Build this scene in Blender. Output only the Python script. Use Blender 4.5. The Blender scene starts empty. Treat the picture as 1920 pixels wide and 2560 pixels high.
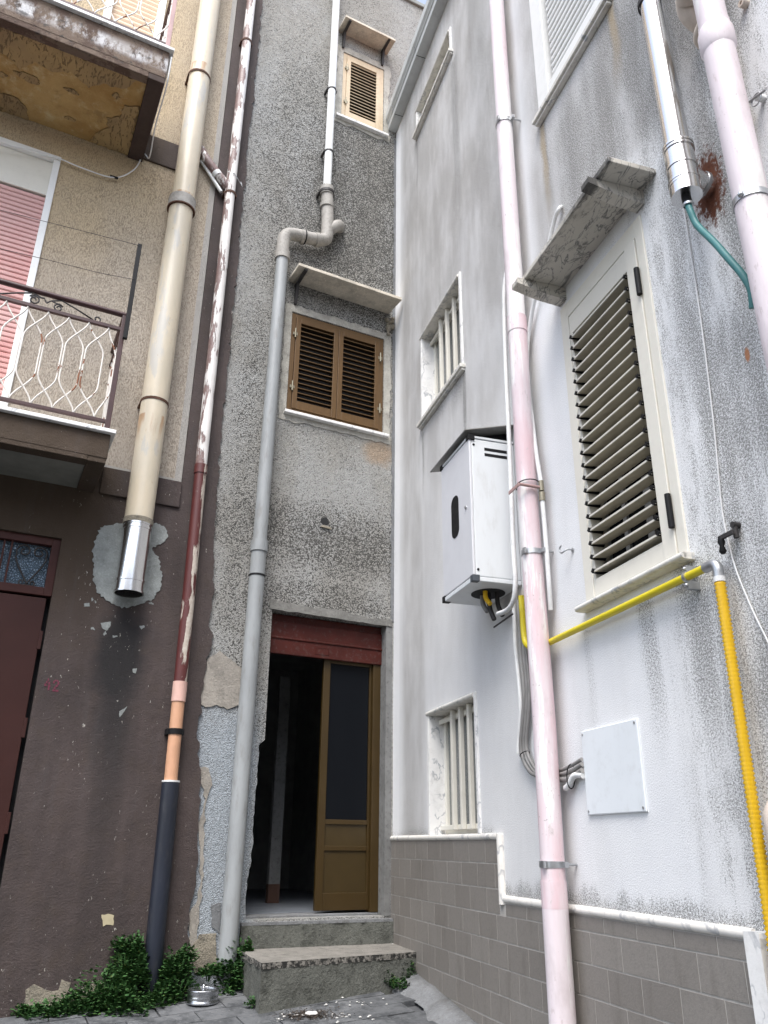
import bpy, bmesh, math, random
from mathutils import Matrix, Vector
from math import radians, sin, cos, pi
random.seed(7)
SC = bpy.context.scene
COL = SC.collection

# ------------------------------------------------------------------ camera, sky, sun, exposure
F = 2007.0; PT = radians(22.61); RO = radians(0.6); YA = radians(63.6); YB = radians(-16.6); EYE = Vector((0, 0, 0.9))
fw = Vector((0, cos(PT), sin(PT))); up0 = Vector((0, -sin(PT), cos(PT))); rt0 = Vector((1, 0, 0))
rt = rt0*cos(RO) + up0*sin(RO); up = -rt0*sin(RO) + up0*cos(RO)
cam = bpy.data.cameras.new('camera'); camo = bpy.data.objects.new('camera', cam); COL.objects.link(camo)
camo.matrix_world = Matrix(((rt.x, up.x, -fw.x, EYE.x), (rt.y, up.y, -fw.y, EYE.y), (rt.z, up.z, -fw.z, EYE.z), (0, 0, 0, 1)))
cam.sensor_fit = 'AUTO'; cam.sensor_width = 36; cam.lens = F/2560*36; cam.clip_start = 0.05; cam.clip_end = 500
SC.camera = camo

SUN_EL = radians(58); SUN_AZ = radians(190)          # azimuth clockwise from +Y: behind the camera, a little to its left
w = bpy.data.worlds.new('World'); SC.world = w; w.use_nodes = True
wn = w.node_tree; bg = wn.nodes['Background']
sky = wn.nodes.new('ShaderNodeTexSky'); sky.sky_type = 'NISHITA'; sky.sun_disc = False
sky.sun_elevation = SUN_EL; sky.sun_rotation = SUN_AZ; sky.air_density = 1.0; sky.dust_density = 2.0; sky.ozone_density = 1.0
hs = wn.nodes.new('ShaderNodeHueSaturation'); hs.inputs['Saturation'].default_value = 0.6; hs.inputs['Value'].default_value = 1.1   # thin bright haze pales the blue
wn.links.new(sky.outputs[0], hs.inputs['Color']); wn.links.new(hs.outputs[0], bg.inputs[0]); bg.inputs[1].default_value = 0.15
sl = bpy.data.lights.new('sun', 'SUN'); sl.energy = 1.5; sl.angle = radians(34); sl.color = (1.0, 0.98, 0.95)
so = bpy.data.objects.new('sun', sl); COL.objects.link(so)
sd = Vector((sin(SUN_AZ)*cos(SUN_EL), cos(SUN_AZ)*cos(SUN_EL), sin(SUN_EL)))
so.rotation_euler = sd.to_track_quat('Z', 'Y').to_euler(); so.location = sd*20
vs = SC.view_settings; vs.view_transform = 'Standard'; vs.look = 'None'; vs.gamma = 1; vs.use_curve_mapping = False
vs.exposure = 1.38

# ------------------------------------------------------------------ frames: the facade (A) and the side wall (B) meet in the corner
def ray(x, y): return rt*((x-960)/F) - up*((y-1280)/F) + fw
_c = ray(984.5, 1505); _k = 6.8/math.hypot(_c.x, _c.y); C = Vector((_c.x*_k, _c.y*_k, 0))
def frame(xd):
    x = Vector((xd[0], xd[1], 0)).normalized(); z = Vector((0, 0, 1)); y = z.cross(x)
    return Matrix(((x.x, y.x, 0, C.x), (x.y, y.y, 0, C.y), (0, 0, 1, 0), (0, 0, 0, 1)))
FA = frame((sin(YA), cos(YA)))                 # x to the right along the facade, y into it
FB = frame((-sin(YB), -cos(YB)))               # x from the corner towards the street, y into the wall
FW = Matrix.Identity(4)
def hit(fr, px, py, off=0.0):
    d = fr.to_3x3().transposed() @ ray(px, py); o = fr.inverted() @ EYE
    k = (-off - o.y)/d.y; p = o + d*k
    return p.x, p.z
def pA(px, py, off=0.0): return hit(FA, px, py, off)
def pB(px, py, off=0.0): return hit(FB, px, py, off)
def A3(px, py, off=0.0): a, z = pA(px, py, off); return (a, -off, z)
def B3(px, py, off=0.0): a, z = pB(px, py, off); return (a, -off, z)
GND = (-0.602, 0.0125, 0.1033)
def gz(x, y): return GND[0] + GND[1]*x + GND[2]*y
def gl(fr, x, y): p = fr @ Vector((x, y, 0)); return gz(p.x, p.y)

# ------------------------------------------------------------------ node helper
class G:
    def __init__(s, name):
        s.m = bpy.data.materials.new(name); s.m.use_nodes = True; s.t = s.m.node_tree
        s.bsdf = s.t.nodes['Principled BSDF']; s._co = None; s._sep = None
    def nd(s, ty, **kw):
        n = s.t.nodes.new('ShaderNode'+ty)
        for k, v in kw.items(): setattr(n, k, v)
        return n
    def put(s, sock, v):
        if v is None: return
        if hasattr(v, 'is_output') or isinstance(v, bpy.types.NodeSocket): s.t.links.new(v, sock)
        elif isinstance(v, (tuple, list)) and len(v) == 3 and sock.type == 'RGBA': sock.default_value = (*v, 1)
        elif isinstance(v, (int, float)) and sock.type == 'RGBA': sock.default_value = (v, v, v, 1)
        else: sock.default_value = v
    @property
    def co(s):
        if s._co is None: s._co = s.nd('TexCoord').outputs['Object']
        return s._co
    def wco(s):
        return s.nd('NewGeometry').outputs['Position']
    def ax(s, i):
        if s._sep is None:
            s._sep = s.nd('SeparateXYZ'); s.put(s._sep.inputs[0], s.co)
        return s._sep.outputs[i]
    def sc(s, v=(1, 1, 1), loc=(0, 0, 0), vec=None):
        n = s.nd('Mapping'); s.put(n.inputs[0], vec or s.co); n.inputs['Scale'].default_value = v; n.inputs['Location'].default_value = loc
        return n.outputs[0]
    def noise(s, scale, detail=3, rough=0.55, st=None, loc=(0, 0, 0), vec=None, dist=0.0):
        n = s.nd('TexNoise'); n.inputs['Scale'].default_value = scale; n.inputs['Detail'].default_value = detail
        n.inputs['Roughness'].default_value = rough; n.inputs['Distortion'].default_value = dist
        s.put(n.inputs['Vector'], s.sc(st or (1, 1, 1), loc, vec) if (st or vec or loc != (0, 0, 0)) else s.co)
        return n.outputs['Fac']
    def voro(s, scale, feature='F1', out='Distance', st=None, vec=None, rnd=1.0):
        n = s.nd('TexVoronoi', feature=feature); n.inputs['Scale'].default_value = scale; n.inputs['Randomness'].default_value = rnd
        s.put(n.inputs['Vector'], s.sc(st or (1, 1, 1), (0, 0, 0), vec) if (st or vec) else s.co)
        return n.outputs[out]
    def ma(s, op, a, b=0.0, c=None):
        n = s.nd('Math', operation=op); s.put(n.inputs[0], a); s.put(n.inputs[1], b)
        if c is not None: s.put(n.inputs[2], c)
        return n.outputs[0]
    def mul(s, a, b): return s.ma('MULTIPLY', a, b)
    def add(s, a, b): return s.ma('ADD', a, b)
    def sub(s, a, b): return s.ma('SUBTRACT', a, b)
    def mx(s, a, b): return s.ma('MAXIMUM', a, b)
    def inv(s, a): return s.ma('SUBTRACT', 1.0, a)
    def sm(s, v, lo, hi, a=0.0, b=1.0):
        n = s.nd('MapRange', interpolation_type='SMOOTHSTEP'); s.put(n.inputs[0], v)
        n.inputs[1].default_value = lo; n.inputs[2].default_value = hi; n.inputs[3].default_value = a; n.inputs[4].default_value = b
        if lo > hi: n.inputs[1].default_value = hi; n.inputs[2].default_value = lo; n.inputs[3].default_value = b; n.inputs[4].default_value = a
        return n.outputs[0]
    def mix(s, f, a, b, mode='MIX'):
        n = s.nd('Mix', data_type='RGBA', blend_type=mode); s.put(n.inputs[0], f); s.put(n.inputs[6], a); s.put(n.inputs[7], b)
        return n.outputs[2]
    def ell(s, x, z, rx, rz, soft=0.5, warp=None, i=0, j=2):   # soft-edged ellipse mask
        dx = s.mul(s.sub(s.ax(i), x), 1/rx); dz = s.mul(s.sub(s.ax(j), z), 1/rz)
        d = s.ma('SQRT', s.add(s.mul(dx, dx), s.mul(dz, dz)))
        if warp is not None: d = s.add(d, warp)
        return s.sm(d, 1+soft*0.5, 1-soft*0.5)
    def streak(s, x, ztop, wd, ln, warp=None):               # run-off streak hanging below a point
        xx = s.ax(0) if warp is None else s.add(s.ax(0), warp)
        d = s.ma('ABSOLUTE', s.sub(xx, x)); fx = s.sm(d, wd, wd*0.15)
        fz = s.mul(s.sm(s.ax(2), ztop-ln, ztop-ln*0.2), s.sm(s.ax(2), ztop+0.02, ztop-0.02))
        return s.mul(fx, fz)
    def band(s, i, lo, hi, soft):
        v = s.ax(i); return s.mul(s.sm(v, lo-soft, lo+soft), s.sm(v, hi+soft, hi-soft))
    def out(s, col, rough=0.8, bump=None, dist=0.004, strength=1.0, metal=None, spec=None, **kw):
        s.put(s.bsdf.inputs['Base Color'], col); s.put(s.bsdf.inputs['Roughness'], rough)
        if metal is not None: s.put(s.bsdf.inputs['Metallic'], metal)
        if spec is not None: s.put(s.bsdf.inputs['Specular IOR Level'], spec)
        for k, v in kw.items(): s.put(s.bsdf.inputs[k.replace('_', ' ')], v)
        if bump is not None:
            b = s.nd('Bump'); b.inputs['Strength'].default_value = strength; b.inputs['Distance'].default_value = dist
            s.put(b.inputs['Height'], bump); s.t.links.new(b.outputs[0], s.bsdf.inputs['Normal'])
        return s.m

def plain(name, col, rough=0.5, metal=0.0, var=0.25, scale=6, dirt=None, bump=0.0, dirtcol=(0.05, 0.045, 0.04), spec=None, st=None):
    g = G(name); n = g.noise(scale, 5, 0.6, st=st)
    c = g.mix(g.sm(n, 0.3, 0.75), col, tuple(max(0, x*(1-var)) for x in col))
    if dirt:
        d = g.mul(g.sm(g.noise(scale*4, 6, 0.7, st=st), 0.5, 0.72), dirt); c = g.mix(d, c, dirtcol)
    r = g.add(g.mul(g.noise(scale*5, 4), 0.25), rough-0.12)
    return g.out(c, r, g.noise(scale*14, 3) if bump else None, bump or 0.001, 1.0, metal, spec)

# ------------------------------------------------------------------ mesh builder
class MB:
    def __init__(s): s.v = []; s.f = []; s.sm = []
    def add(s, v, f, smooth=False):
        o = len(s.v); s.v += [tuple(p) for p in v]; s.f += [tuple(i+o for i in q) for q in f]; s.sm += [smooth]*len(f); return s
    def box(s, x0, x1, y0, y1, z0, z1):
        v = [(x, y, z) for z in (z0, z1) for y in (y0, y1) for x in (x0, x1)]
        return s.add(v, [(0, 2, 3, 1), (4, 5, 7, 6), (0, 1, 5, 4), (2, 6, 7, 3), (0, 4, 6, 2), (1, 3, 7, 5)])
    def hexa(s, lo, hi):   # two quads (bottom, top), each four points
        return s.add(list(lo)+list(hi), [(3, 2, 1, 0), (4, 5, 6, 7)] + [(i, (i+1) % 4, 4+(i+1) % 4, 4+i) for i in range(4)])
    def prism(s, loops, y0, y1, ax='y'):
        """loops: outer polygon then holes, in (x,z) [ax y], (y,z) [ax x] or (x,y) [ax z]"""
        def P(p, t): return (p[0], t, p[1]) if ax == 'y' else ((t, p[0], p[1]) if ax == 'x' else (p[0], p[1], t))
        if loops and not isinstance(loops[0][0], (tuple, list)): loops = [loops]
        bm = bmesh.new(); E = []
        for L in loops:
            vv = [bm.verts.new((p[0], p[1], 0)) for p in L]
            E += [bm.edges.new((vv[i], vv[(i+1) % len(vv)])) for i in range(len(vv))]
        bmesh.ops.triangle_fill(bm, use_beauty=True, use_dissolve=False, edges=E, normal=(0, 0, 1))
        bm.verts.index_update(); pts = [(q.co.x, q.co.y) for q in bm.verts]
        tri = [tuple(q.index for q in f.verts) for f in bm.faces]; bm.free()
        s.add([P(p, y0) for p in pts], tri); s.add([P(p, y1) for p in pts], [t[::-1] for t in tri])
        for L in loops:
            n = len(L)
            s.add([P(p, y0) for p in L]+[P(p, y1) for p in L], [(i, (i+1) % n, n+(i+1) % n, n+i) for i in range(n)])
        return s
    def tube(s, pts, r, n=14, caps=True, closed=False):
        pts = [Vector(p) for p in pts]; m = len(pts); rr = r if isinstance(r, (list, tuple)) else [r]*m
        V = []; ref = None
        for i, p in enumerate(pts):
            a = pts[(i-1) % m] if (i > 0 or closed) else p; b = pts[(i+1) % m] if (i < m-1 or closed) else p
            t = (b-a); t = t.normalized() if t.length > 1e-9 else Vector((0, 0, 1))
            if ref is None: ref = Vector((0, 1, 0)) if abs(t.y) < 0.9 else Vector((1, 0, 0))
            u = (ref - t*ref.dot(t)).normalized(); q = t.cross(u); ref = u
            k = 1.0
            if 0 < i < m-1 or closed:
                d = (pts[i]-a).normalized().dot((b-pts[i]).normalized()) if (b-pts[i]).length > 1e-9 and (pts[i]-a).length > 1e-9 else 1
                k = 1.0/max(0.6, math.sqrt(max(0.0, (1+d)/2)))
            V += [p + (u*cos(2*pi*j/n) + q*sin(2*pi*j/n))*rr[i]*(1 if k > 1.3 else 1) for j in range(n)]
        fs = []
        for i in range(m if closed else m-1):
            i2 = (i+1) % m
            fs += [(i*n+j, i*n+(j+1) % n, i2*n+(j+1) % n, i2*n+j) for j in range(n)]
        s.add(V, fs, True)
        if caps and not closed:
            s.add(V[:n], [tuple(range(n))[::-1]]); s.add(V[-n:], [tuple(range(n))])
        return s
    def ring(s, p0, p1, ro, ri, n=20):    # hollow collar between two points
        p0 = Vector(p0); p1 = Vector(p1); t = (p1-p0).normalized(); u = t.orthogonal().normalized(); q = t.cross(u)
        def circ(p, r): return [p+(u*cos(2*pi*j/n)+q*sin(2*pi*j/n))*r for j in range(n)]
        A, B, Cc, D = circ(p0, ro), circ(p1, ro), circ(p0, ri), circ(p1, ri)
        fq = lambda a, b: [(a*n+j, a*n+(j+1) % n, b*n+(j+1) % n, b*n+j) for j in range(n)]
        s.add(A+B, fq(0, 1), True); s.add(Cc+D, fq(1, 0), True); s.add(A+Cc, fq(1, 0)); s.add(B+D, fq(0, 1))
        return s
    def ico(s, c, r, sub=1, sq=(1, 1, 1), jit=0.0):
        bm = bmesh.new(); bmesh.ops.create_icosphere(bm, subdivisions=sub, radius=1)
        v = [(c[0]+q.co.x*r*sq[0]*(1+random.uniform(-jit, jit)), c[1]+q.co.y*r*sq[1]*(1+random.uniform(-jit, jit)), c[2]+q.co.z*r*sq[2]*(1+random.uniform(-jit, jit))) for q in bm.verts]
        f = [tuple(q.index for q in p.verts) for p in bm.faces]; bm.free(); return s.add(v, f, jit == 0)
    def mesh(s, name, org=(0, 0, 0)):
        me = bpy.data.meshes.new(name); me.from_pydata([(p[0]-org[0], p[1]-org[1], p[2]-org[2]) for p in s.v], [], s.f)
        me.polygons.foreach_set('use_smooth', s.sm); me.update()
        bm = bmesh.new(); bm.from_mesh(me); bmesh.ops.recalc_face_normals(bm, faces=bm.faces); bm.to_mesh(me); bm.free()
        return me
    def build(s, name, mat, parent=None, bevel=0.0, fr=None, org=None):
        if parent is not None: org = ORG[parent.name][1]; fr = None
        ob = bpy.data.objects.new(name, s.mesh(name, org)); COL.objects.link(ob); ob.data.materials.append(mat)
        if parent is not None: ob.parent = parent; ORG[ob.name] = ORG[parent.name]
        else: ob.matrix_world = fr @ Matrix.Translation(org); ORG[ob.name] = (fr, org)
        if bevel:
            b = ob.modifiers.new('bevel', 'BEVEL'); b.width = bevel; b.segments = 2; b.limit_method = 'ANGLE'; b.angle_limit = radians(50)
        return ob
ORG = {}
def tag(o, label, cat, group=None):
    o['label'] = label; o['category'] = cat
    if group: o['group'] = group
    return o
def thing(name, label, cat, fr, org=(0, 0, 0), group=None):
    o = bpy.data.objects.new(name, None); COL.objects.link(o); o.empty_display_size = 0.1
    o.matrix_world = fr @ Matrix.Translation(org); ORG[o.name] = (fr, tuple(org)); return tag(o, label, cat, group)
def inst(me, name, mat, parent, loc, rot=None, scale=None):      # a cheap piece that shares its mesh
    o = bpy.data.objects.new(name, me); COL.objects.link(o)
    if mat and not me.materials: me.materials.append(mat)
    o.parent = parent; g = ORG[parent.name][1]; o.location = (loc[0]-g[0], loc[1]-g[1], loc[2]-g[2])
    if rot: o.rotation_euler = rot
    if scale: o.scale = scale
    ORG[o.name] = ORG[parent.name]; return o
def struct(o): o['kind'] = 'structure'; return o
def rag(pts, amp, step, seed=0):      # ragged version of a polyline
    r = random.Random(seed); out = []
    for (a, b) in zip(pts[:-1], pts[1:]):
        L = math.hypot(b[0]-a[0], b[1]-a[1]); n = max(1, int(L/step)); nx, ny = -(b[1]-a[1])/L, (b[0]-a[0])/L
        for i in range(n):
            t = i/n; d = r.uniform(-amp, amp)*(0 if i == 0 else 1)*(r.random()**0.5)
            out.append((a[0]+(b[0]-a[0])*t+nx*d, a[1]+(b[1]-a[1])*t+ny*d))
    out.append(pts[-1]); return out
def blob(cx, cz, rx, rz, n=40, amp=0.18, seed=0):
    r = random.Random(seed); ph = [r.uniform(0, 6.28) for _ in range(4)]
    out = []
    for i in range(n):
        t = 2*pi*i/n; k = 1+amp*(sin(2*t+ph[0])*0.4+sin(3*t+ph[1])*0.4+sin(7*t+ph[2])*0.25)+r.uniform(-amp, amp)*0.3
        out.append((cx+rx*k*cos(t), cz+rz*k*sin(t)))
    return out
def arc(c, r, a0, a1, n, plane='xz', y=0.0):
    o = []
    for i in range(n+1):
        t = radians(a0+(a1-a0)*i/n); o.append((c[0]+r*cos(t), y, c[1]+r*sin(t)))
    return o
def spline(pts, n=8):
    P = [Vector(p) for p in pts]; out = []
    for i in range(len(P)-1):
        p0 = P[max(0, i-1)]; p1 = P[i]; p2 = P[i+1]; p3 = P[min(len(P)-1, i+2)]
        for k in range(n):
            t = k/n; out.append(0.5*((2*p1)+(p2-p0)*t+(2*p0-5*p1+4*p2-p3)*t*t+(3*p1-p0-3*p2+p3)*t**3))
    out.append(P[-1]); return out
# ------------------------------------------------------------------ materials 
def m_pebble():
    g = G('pebbledash_render')
    cell = g.voro(125, 'F1', 'Color'); sp = g.nd('SeparateColor'); g.put(sp.inputs[0], cell); rnd = sp.outputs[0]
    big = g.noise(0.9, 5, 0.6, st=(1.6, 1, 0.8)); med = g.noise(4.5, 5, 0.65, loc=(3, 0, 1))
    grime = g.mx(g.mul(g.ell(-0.35, 7.0, 0.95, 1.5, 1.0), 0.85), g.mul(g.ell(-1.0, 7.3, 0.6, 1.5, 1.0), 0.55))
    grime = g.mx(grime, g.mul(g.ell(-0.6, 3.35, 1.0, 0.3, 1.1, g.mul(g.sub(med, 0.5), 0.9)), 0.75))
    grime = g.mx(grime, g.mul(g.ell(-0.75, 2.75, 0.7, 0.22, 1.1, g.mul(g.sub(med, 0.5), 0.9)), 0.6))
    grime = g.mx(grime, g.mul(g.band(0, -1.52, -1.33, 0.12), g.mul(g.band(2, 1.9, 5.6, 0.5), 0.45)))
    grime = g.mul(grime, g.inv(g.mul(g.ell(-0.6, 4.05, 0.8, 0.45, 1.0), 0.5)))
    grime = g.ma('MINIMUM', g.add(grime, g.mul(g.sm(big, 0.45, 0.75), 0.22)), 1.0)
    th = g.add(g.mul(grime, 0.64), g.mul(g.sub(med, 0.5), 0.5))
    k = g.sm(g.sub(g.add(g.mul(rnd, 1.0), 0.03), th), -0.02, 0.30)
    dark = g.mix(g.noise(30, 2), (0.045, 0.045, 0.042), (0.11, 0.105, 0.095)); light = g.mix(g.sm(big, 0.35, 0.6), (0.52, 0.52, 0.505), (0.44, 0.425, 0.39))
    low = g.mul(g.sm(g.add(g.ax(2), g.mul(med, 0.6)), 2.5, 1.9), g.sm(g.ax(0), -1.05, -1.2))
    light = g.mix(low, light, (0.50, 0.55, 0.60)); k = g.mx(k, g.mul(low, 0.62))
    c = g.mix(k, dark, light)
    c = g.mix(g.mul(g.sm(g.voro(125), 0.35, 0.6), 0.45), c, (0.06, 0.058, 0.052))
    tan = g.mul(g.ell(-0.16, 4.3, 0.16, 0.12, 0.9, g.mul(g.sub(med, 0.5), 1.6)), 0.8); c = g.mix(tan, c, (0.34, 0.25, 0.17))
    c = g.mix(g.mul(g.sm(g.noise(2.2, 4, 0.6, loc=(9, 1, 4)), 0.58, 0.78), 0.2), c, (0.27, 0.24, 0.18))
    b = g.add(g.sm(g.voro(125), 0.0, 0.62, 1, 0), g.mul(g.noise(9, 3), 1.2))
    return g.out(c, 0.92, b, 0.010, 1.0)
RUST = pB(1772, 470)
def m_whitewall():
    g = G('white_stucco_with_mould')
    fine = g.noise(260, 2, 0.6); fine2 = g.noise(110, 3, 0.7, loc=(5, 0, 2)); med = g.noise(5, 5, 0.65, st=(1.6, 1, 0.45)); st = g.noise(1.5, 4, 0.55, st=(2.0, 1, 0.22))
    wob = g.mul(g.sub(g.noise(3.0, 4, st=(1, 1, 0.5)), 0.5), 0.16)
    # soft grey run-off film: strongest high up and next to the corner, cloudy and blended
    cl = g.noise(1.7, 7, 0.66, st=(1.4, 1, 0.62), loc=(8, 1, 0)); fs = g.noise(3.0, 5, 0.6, st=(2.6, 1, 0.16), loc=(1, 1, 7))
    tex = g.sm(g.add(g.mul(cl, 0.72), g.mul(fs, 0.28)), 0.32, 0.64)
    r1 = g.mul(g.band(0, 0.22, 2.85, 0.12), g.sm(g.ax(2), 1.2, 5.5, 0.30, 0.95))
    r2 = g.mul(g.band(0, 2.9, 4.75, 0.15), g.sm(g.ax(2), 3.85, 4.3, 0.0, 0.9))
    r3 = g.mul(g.band(0, 0.26, 0.80, 0.10), 0.85)
    film = g.mul(g.mx(g.mx(r1, r2), r3), g.add(0.48, g.mul(tex, 0.52)))
    film = g.mx(film, g.mul(g.sm(g.ax(0), 2.7, 3.0), g.mul(g.sm(st, 0.42, 0.75), 0.22)))
    # speckled black mould
    blot = g.sm(g.noise(2.6, 5, 0.6, st=(2.2, 1, 0.55), loc=(1, 3, 2)), 0.30, 0.66)
    D = g.mul(g.mul(g.band(0, 4.05, 4.75, 0.16), g.sm(g.ax(2), 0.6, 1.6)), g.add(0.25, g.mul(blot, 0.85)))
    D = g.mx(D, g.mul(g.sm(g.ax(0), 3.4, 4.1), g.mul(g.sm(med, 0.33, 0.62), 0.75)))
    for (x, zt, wd, ln, a) in ((3.93, 1.97, 0.16, 1.2, 1.0), (3.62, 1.9, 0.12, 1.0, 0.7), (3.13, 1.9, 0.07, 0.9, 0.4), (3.95, 5.26, 0.10, 1.0, 0.9), (3.14, 5.2, 0.07, 1.1, 0.7), (0.80, 4.15, 0.04, 0.9, 0.6), (1.73, 4.18, 0.06, 1.0, 0.9), (1.2, 4.2, 0.30, 0.25, 0.45), (1.6, 4.2, 0.20, 0.35, 0.6),
                              (0.72, 7.6, 0.05, 1.0, 0.5), (1.72, 7.5, 0.14, 2.6, 0.55), (2.25, 8.3, 0.3, 3.5, 0.5), (4.5, 3.75, 0.12, 2.6, 0.9), (3.2, 3.72, 0.06, 0.5, 0.6)):
        D = g.mx(D, g.mul(g.streak(x, zt, wd, ln, wob), a))
    low = g.mul(g.sm(g.add(g.ax(2), g.mul(g.sub(med, 0.5), -0.22)), 0.78, 0.66), g.sm(g.ax(0), 1.9, 2.1)); D = g.mx(D, g.mul(low, 0.9))
    low2 = g.mul(g.sm(g.ax(2), 1.06, 0.97), g.mul(g.sm(g.ax(0), 2.0, 1.9), 0.6)); D = g.mx(D, low2)
    D = g.mx(D, g.mul(g.mul(g.band(0, 3.2, 4.3, 0.25), g.band(2, 3.95, 5.1, 0.25)), g.mul(g.sm(st, 0.3, 0.65), 0.75)))
    D = g.mx(D, g.mul(g.sm(g.ax(0), 4.72, 4.95), 0.75))
    D = g.ma('MINIMUM', g.add(D, g.mul(film, 0.38)), 1.0)
    spk = g.sm(g.add(g.add(g.mul(fine, 0.55), g.mul(fine2, 0.45)), g.mul(D, 0.115)), 0.545, 0.63)
    base = g.mix(g.sm(g.noise(1.3, 4), 0.35, 0.7), (0.77, 0.77, 0.77), (0.70, 0.705, 0.715))
    base = g.mix(g.mul(g.band(0, -1, 0.17, 0.02), 0.6), base, (0.86, 0.86, 0.87))
    grain = g.sm(g.add(g.mul(fine, 0.5), g.mul(g.noise(140, 2, 0.6, loc=(2, 2, 2)), 0.5)), 0.40, 0.60, 0.62, 1.15)
    c = g.mix(g.mul(g.mul(film, grain), 0.98), base, g.mix(g.noise(1.7, 3), (0.275, 0.255, 0.23), (0.35, 0.335, 0.32)))
    c = g.mix(g.mul(spk, g.sm(D, 0.02, 0.7, 0.16, 0.85)), c, g.mix(g.noise(3, 3), (0.10, 0.095, 0.08), (0.17, 0.17, 0.165)))
    ochre = g.mx(g.streak(2.45, 2.27, 0.16, 0.7, wob), g.mx(g.streak(3.94, 5.24, 0.05, 0.7, wob), g.streak(3.13, 5.18, 0.05, 0.9, wob)))
    ochre = g.mx(ochre, g.mul(g.mx(g.streak(4.62, 4.03, 0.10, 0.5, wob), g.streak(4.62, 3.63, 0.10, 0.5, wob)), 1.2))
    c = g.mix(g.mul(ochre, 0.42), c, (0.46, 0.32, 0.14))
    rust = g.mul(g.ell(RUST[0], RUST[1], 0.085, 0.17, 0.5, g.mul(g.sub(g.noise(34, 5, 0.75, st=(1, 1, 0.6)), 0.5), 3.2)), 1.0); c = g.mix(rust, c, g.mix(g.noise(40), (0.060, 0.016, 0.008), (0.17, 0.050, 0.018)))
    c = g.mix(g.mul(g.ell(4.43, 2.62, 0.012, 0.03, 0.6), 0.9), c, (0.36, 0.14, 0.05))
    return g.out(c, 0.9, g.add(g.noise(150, 3, 0.7), g.mul(g.noise(8, 3), 0.5)), 0.0035, 0.8)
def m_cream():
    g = G('cream_scratched_render')
    wv = g.noise(190, 2, 0.55, st=(1.0, 1, 0.26)); sc = g.sm(wv, 0.50, 0.40)
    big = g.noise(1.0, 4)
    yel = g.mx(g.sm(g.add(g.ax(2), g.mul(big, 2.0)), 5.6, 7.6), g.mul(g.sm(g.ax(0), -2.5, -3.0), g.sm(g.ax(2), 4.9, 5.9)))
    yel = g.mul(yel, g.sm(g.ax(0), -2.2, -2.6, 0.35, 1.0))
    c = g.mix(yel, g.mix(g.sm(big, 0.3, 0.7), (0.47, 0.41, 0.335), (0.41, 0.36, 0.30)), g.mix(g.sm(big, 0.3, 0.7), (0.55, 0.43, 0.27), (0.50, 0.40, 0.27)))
    c = g.mix(g.mul(g.mul(sc, g.sm(g.noise(6, 4, 0.6, loc=(4, 0, 4)), 0.3, 0.65, 0.45, 0.95)), 0.8), c, g.mix(0.7, c, (0.12, 0.09, 0.065)))
    c = g.mix(g.mul(g.sm(g.noise(7, 5, 0.7), 0.56, 0.74), 0.3), c, (0.30, 0.26, 0.21))
    smooth_b = g.mx(g.band(0, -2.005, -1.94, 0.004), g.band(2, 3.5, 3.63, 0.005)); c = g.mix(smooth_b, c, (0.40, 0.38, 0.35))
    return g.out(c, 0.88, g.add(g.mul(g.inv(sc), 1.0), g.mul(g.noise(14, 3), 0.3)), 0.005, 0.8)
def m_brown():
    g = G('dark_brown_plaster')
    big = g.noise(1.3, 5, 0.6); med = g.noise(7, 5, 0.65)
    c = g.mix(g.sm(g.add(g.mul(big, 0.5), g.mul(g.noise(2.0, 5, 0.6, st=(2.2, 1, 0.3), loc=(6, 2, 1)), 0.5)), 0.36, 0.62), (0.074, 0.055, 0.051), (0.042, 0.031, 0.029))
    c = g.mix(g.mul(g.sm(med, 0.45, 0.75), 0.4), c, (0.056, 0.039, 0.028))
    ob = g.mul(g.mul(g.sm(g.ax(2), 1.9, 3.0), g.sm(g.ax(0), -2.25, -2.6)), 0.65); c = g.mix(ob, c, (0.052, 0.032, 0.013))
    c = g.mix(g.mul(g.sm(g.noise(2.4, 6, 0.7, st=(3, 1, 0.4)), 0.52, 0.75), 0.3), c, (0.075, 0.070, 0.072))
    soot = g.mx(g.ell(-2.24, 2.15, 0.17, 0.36, 0.9, g.mul(g.sub(med, 0.5), 0.8)), g.mul(g.streak(-2.22, 2.35, 0.19, 2.0, g.mul(g.sub(big, 0.5), 0.3)), 0.8))
    c = g.mix(g.mul(soot, 0.88), c, (0.009, 0.009, 0.010))
    ch = g.sm(g.noise(60, 3, 0.6, st=(1, 1, 0.42)), 0.685, 0.72); cm = g.sm(g.noise(3.2, 4, 0.6, loc=(4, 4, 4)), 0.44, 0.66)
    hv = g.mx(g.mul(cm, 0.9), g.mx(g.ell(-2.45, 2.15, 0.3, 0.7, 1.0), g.mul(g.sm(g.ax(2), 0.9, 0.2), g.sm(g.noise(5, 3), 0.42, 0.6))))
    chip = g.mul(ch, hv); c = g.mix(chip, c, (0.50, 0.47, 0.42))
    gr = g.mul(g.sm(g.noise(38, 3, 0.6), 0.63, 0.70), g.mul(g.sm(g.ax(2), 0.35, 0.0), 0.9)); c = g.mix(gr, c, (0.36, 0.34, 0.31))
    return g.out(c, 0.86, g.sub(g.add(g.noise(75, 4, 0.7), g.mul(g.noise(16, 4), 1.2)), g.mul(chip, 0.6)), 0.006, 0.9)
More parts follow.
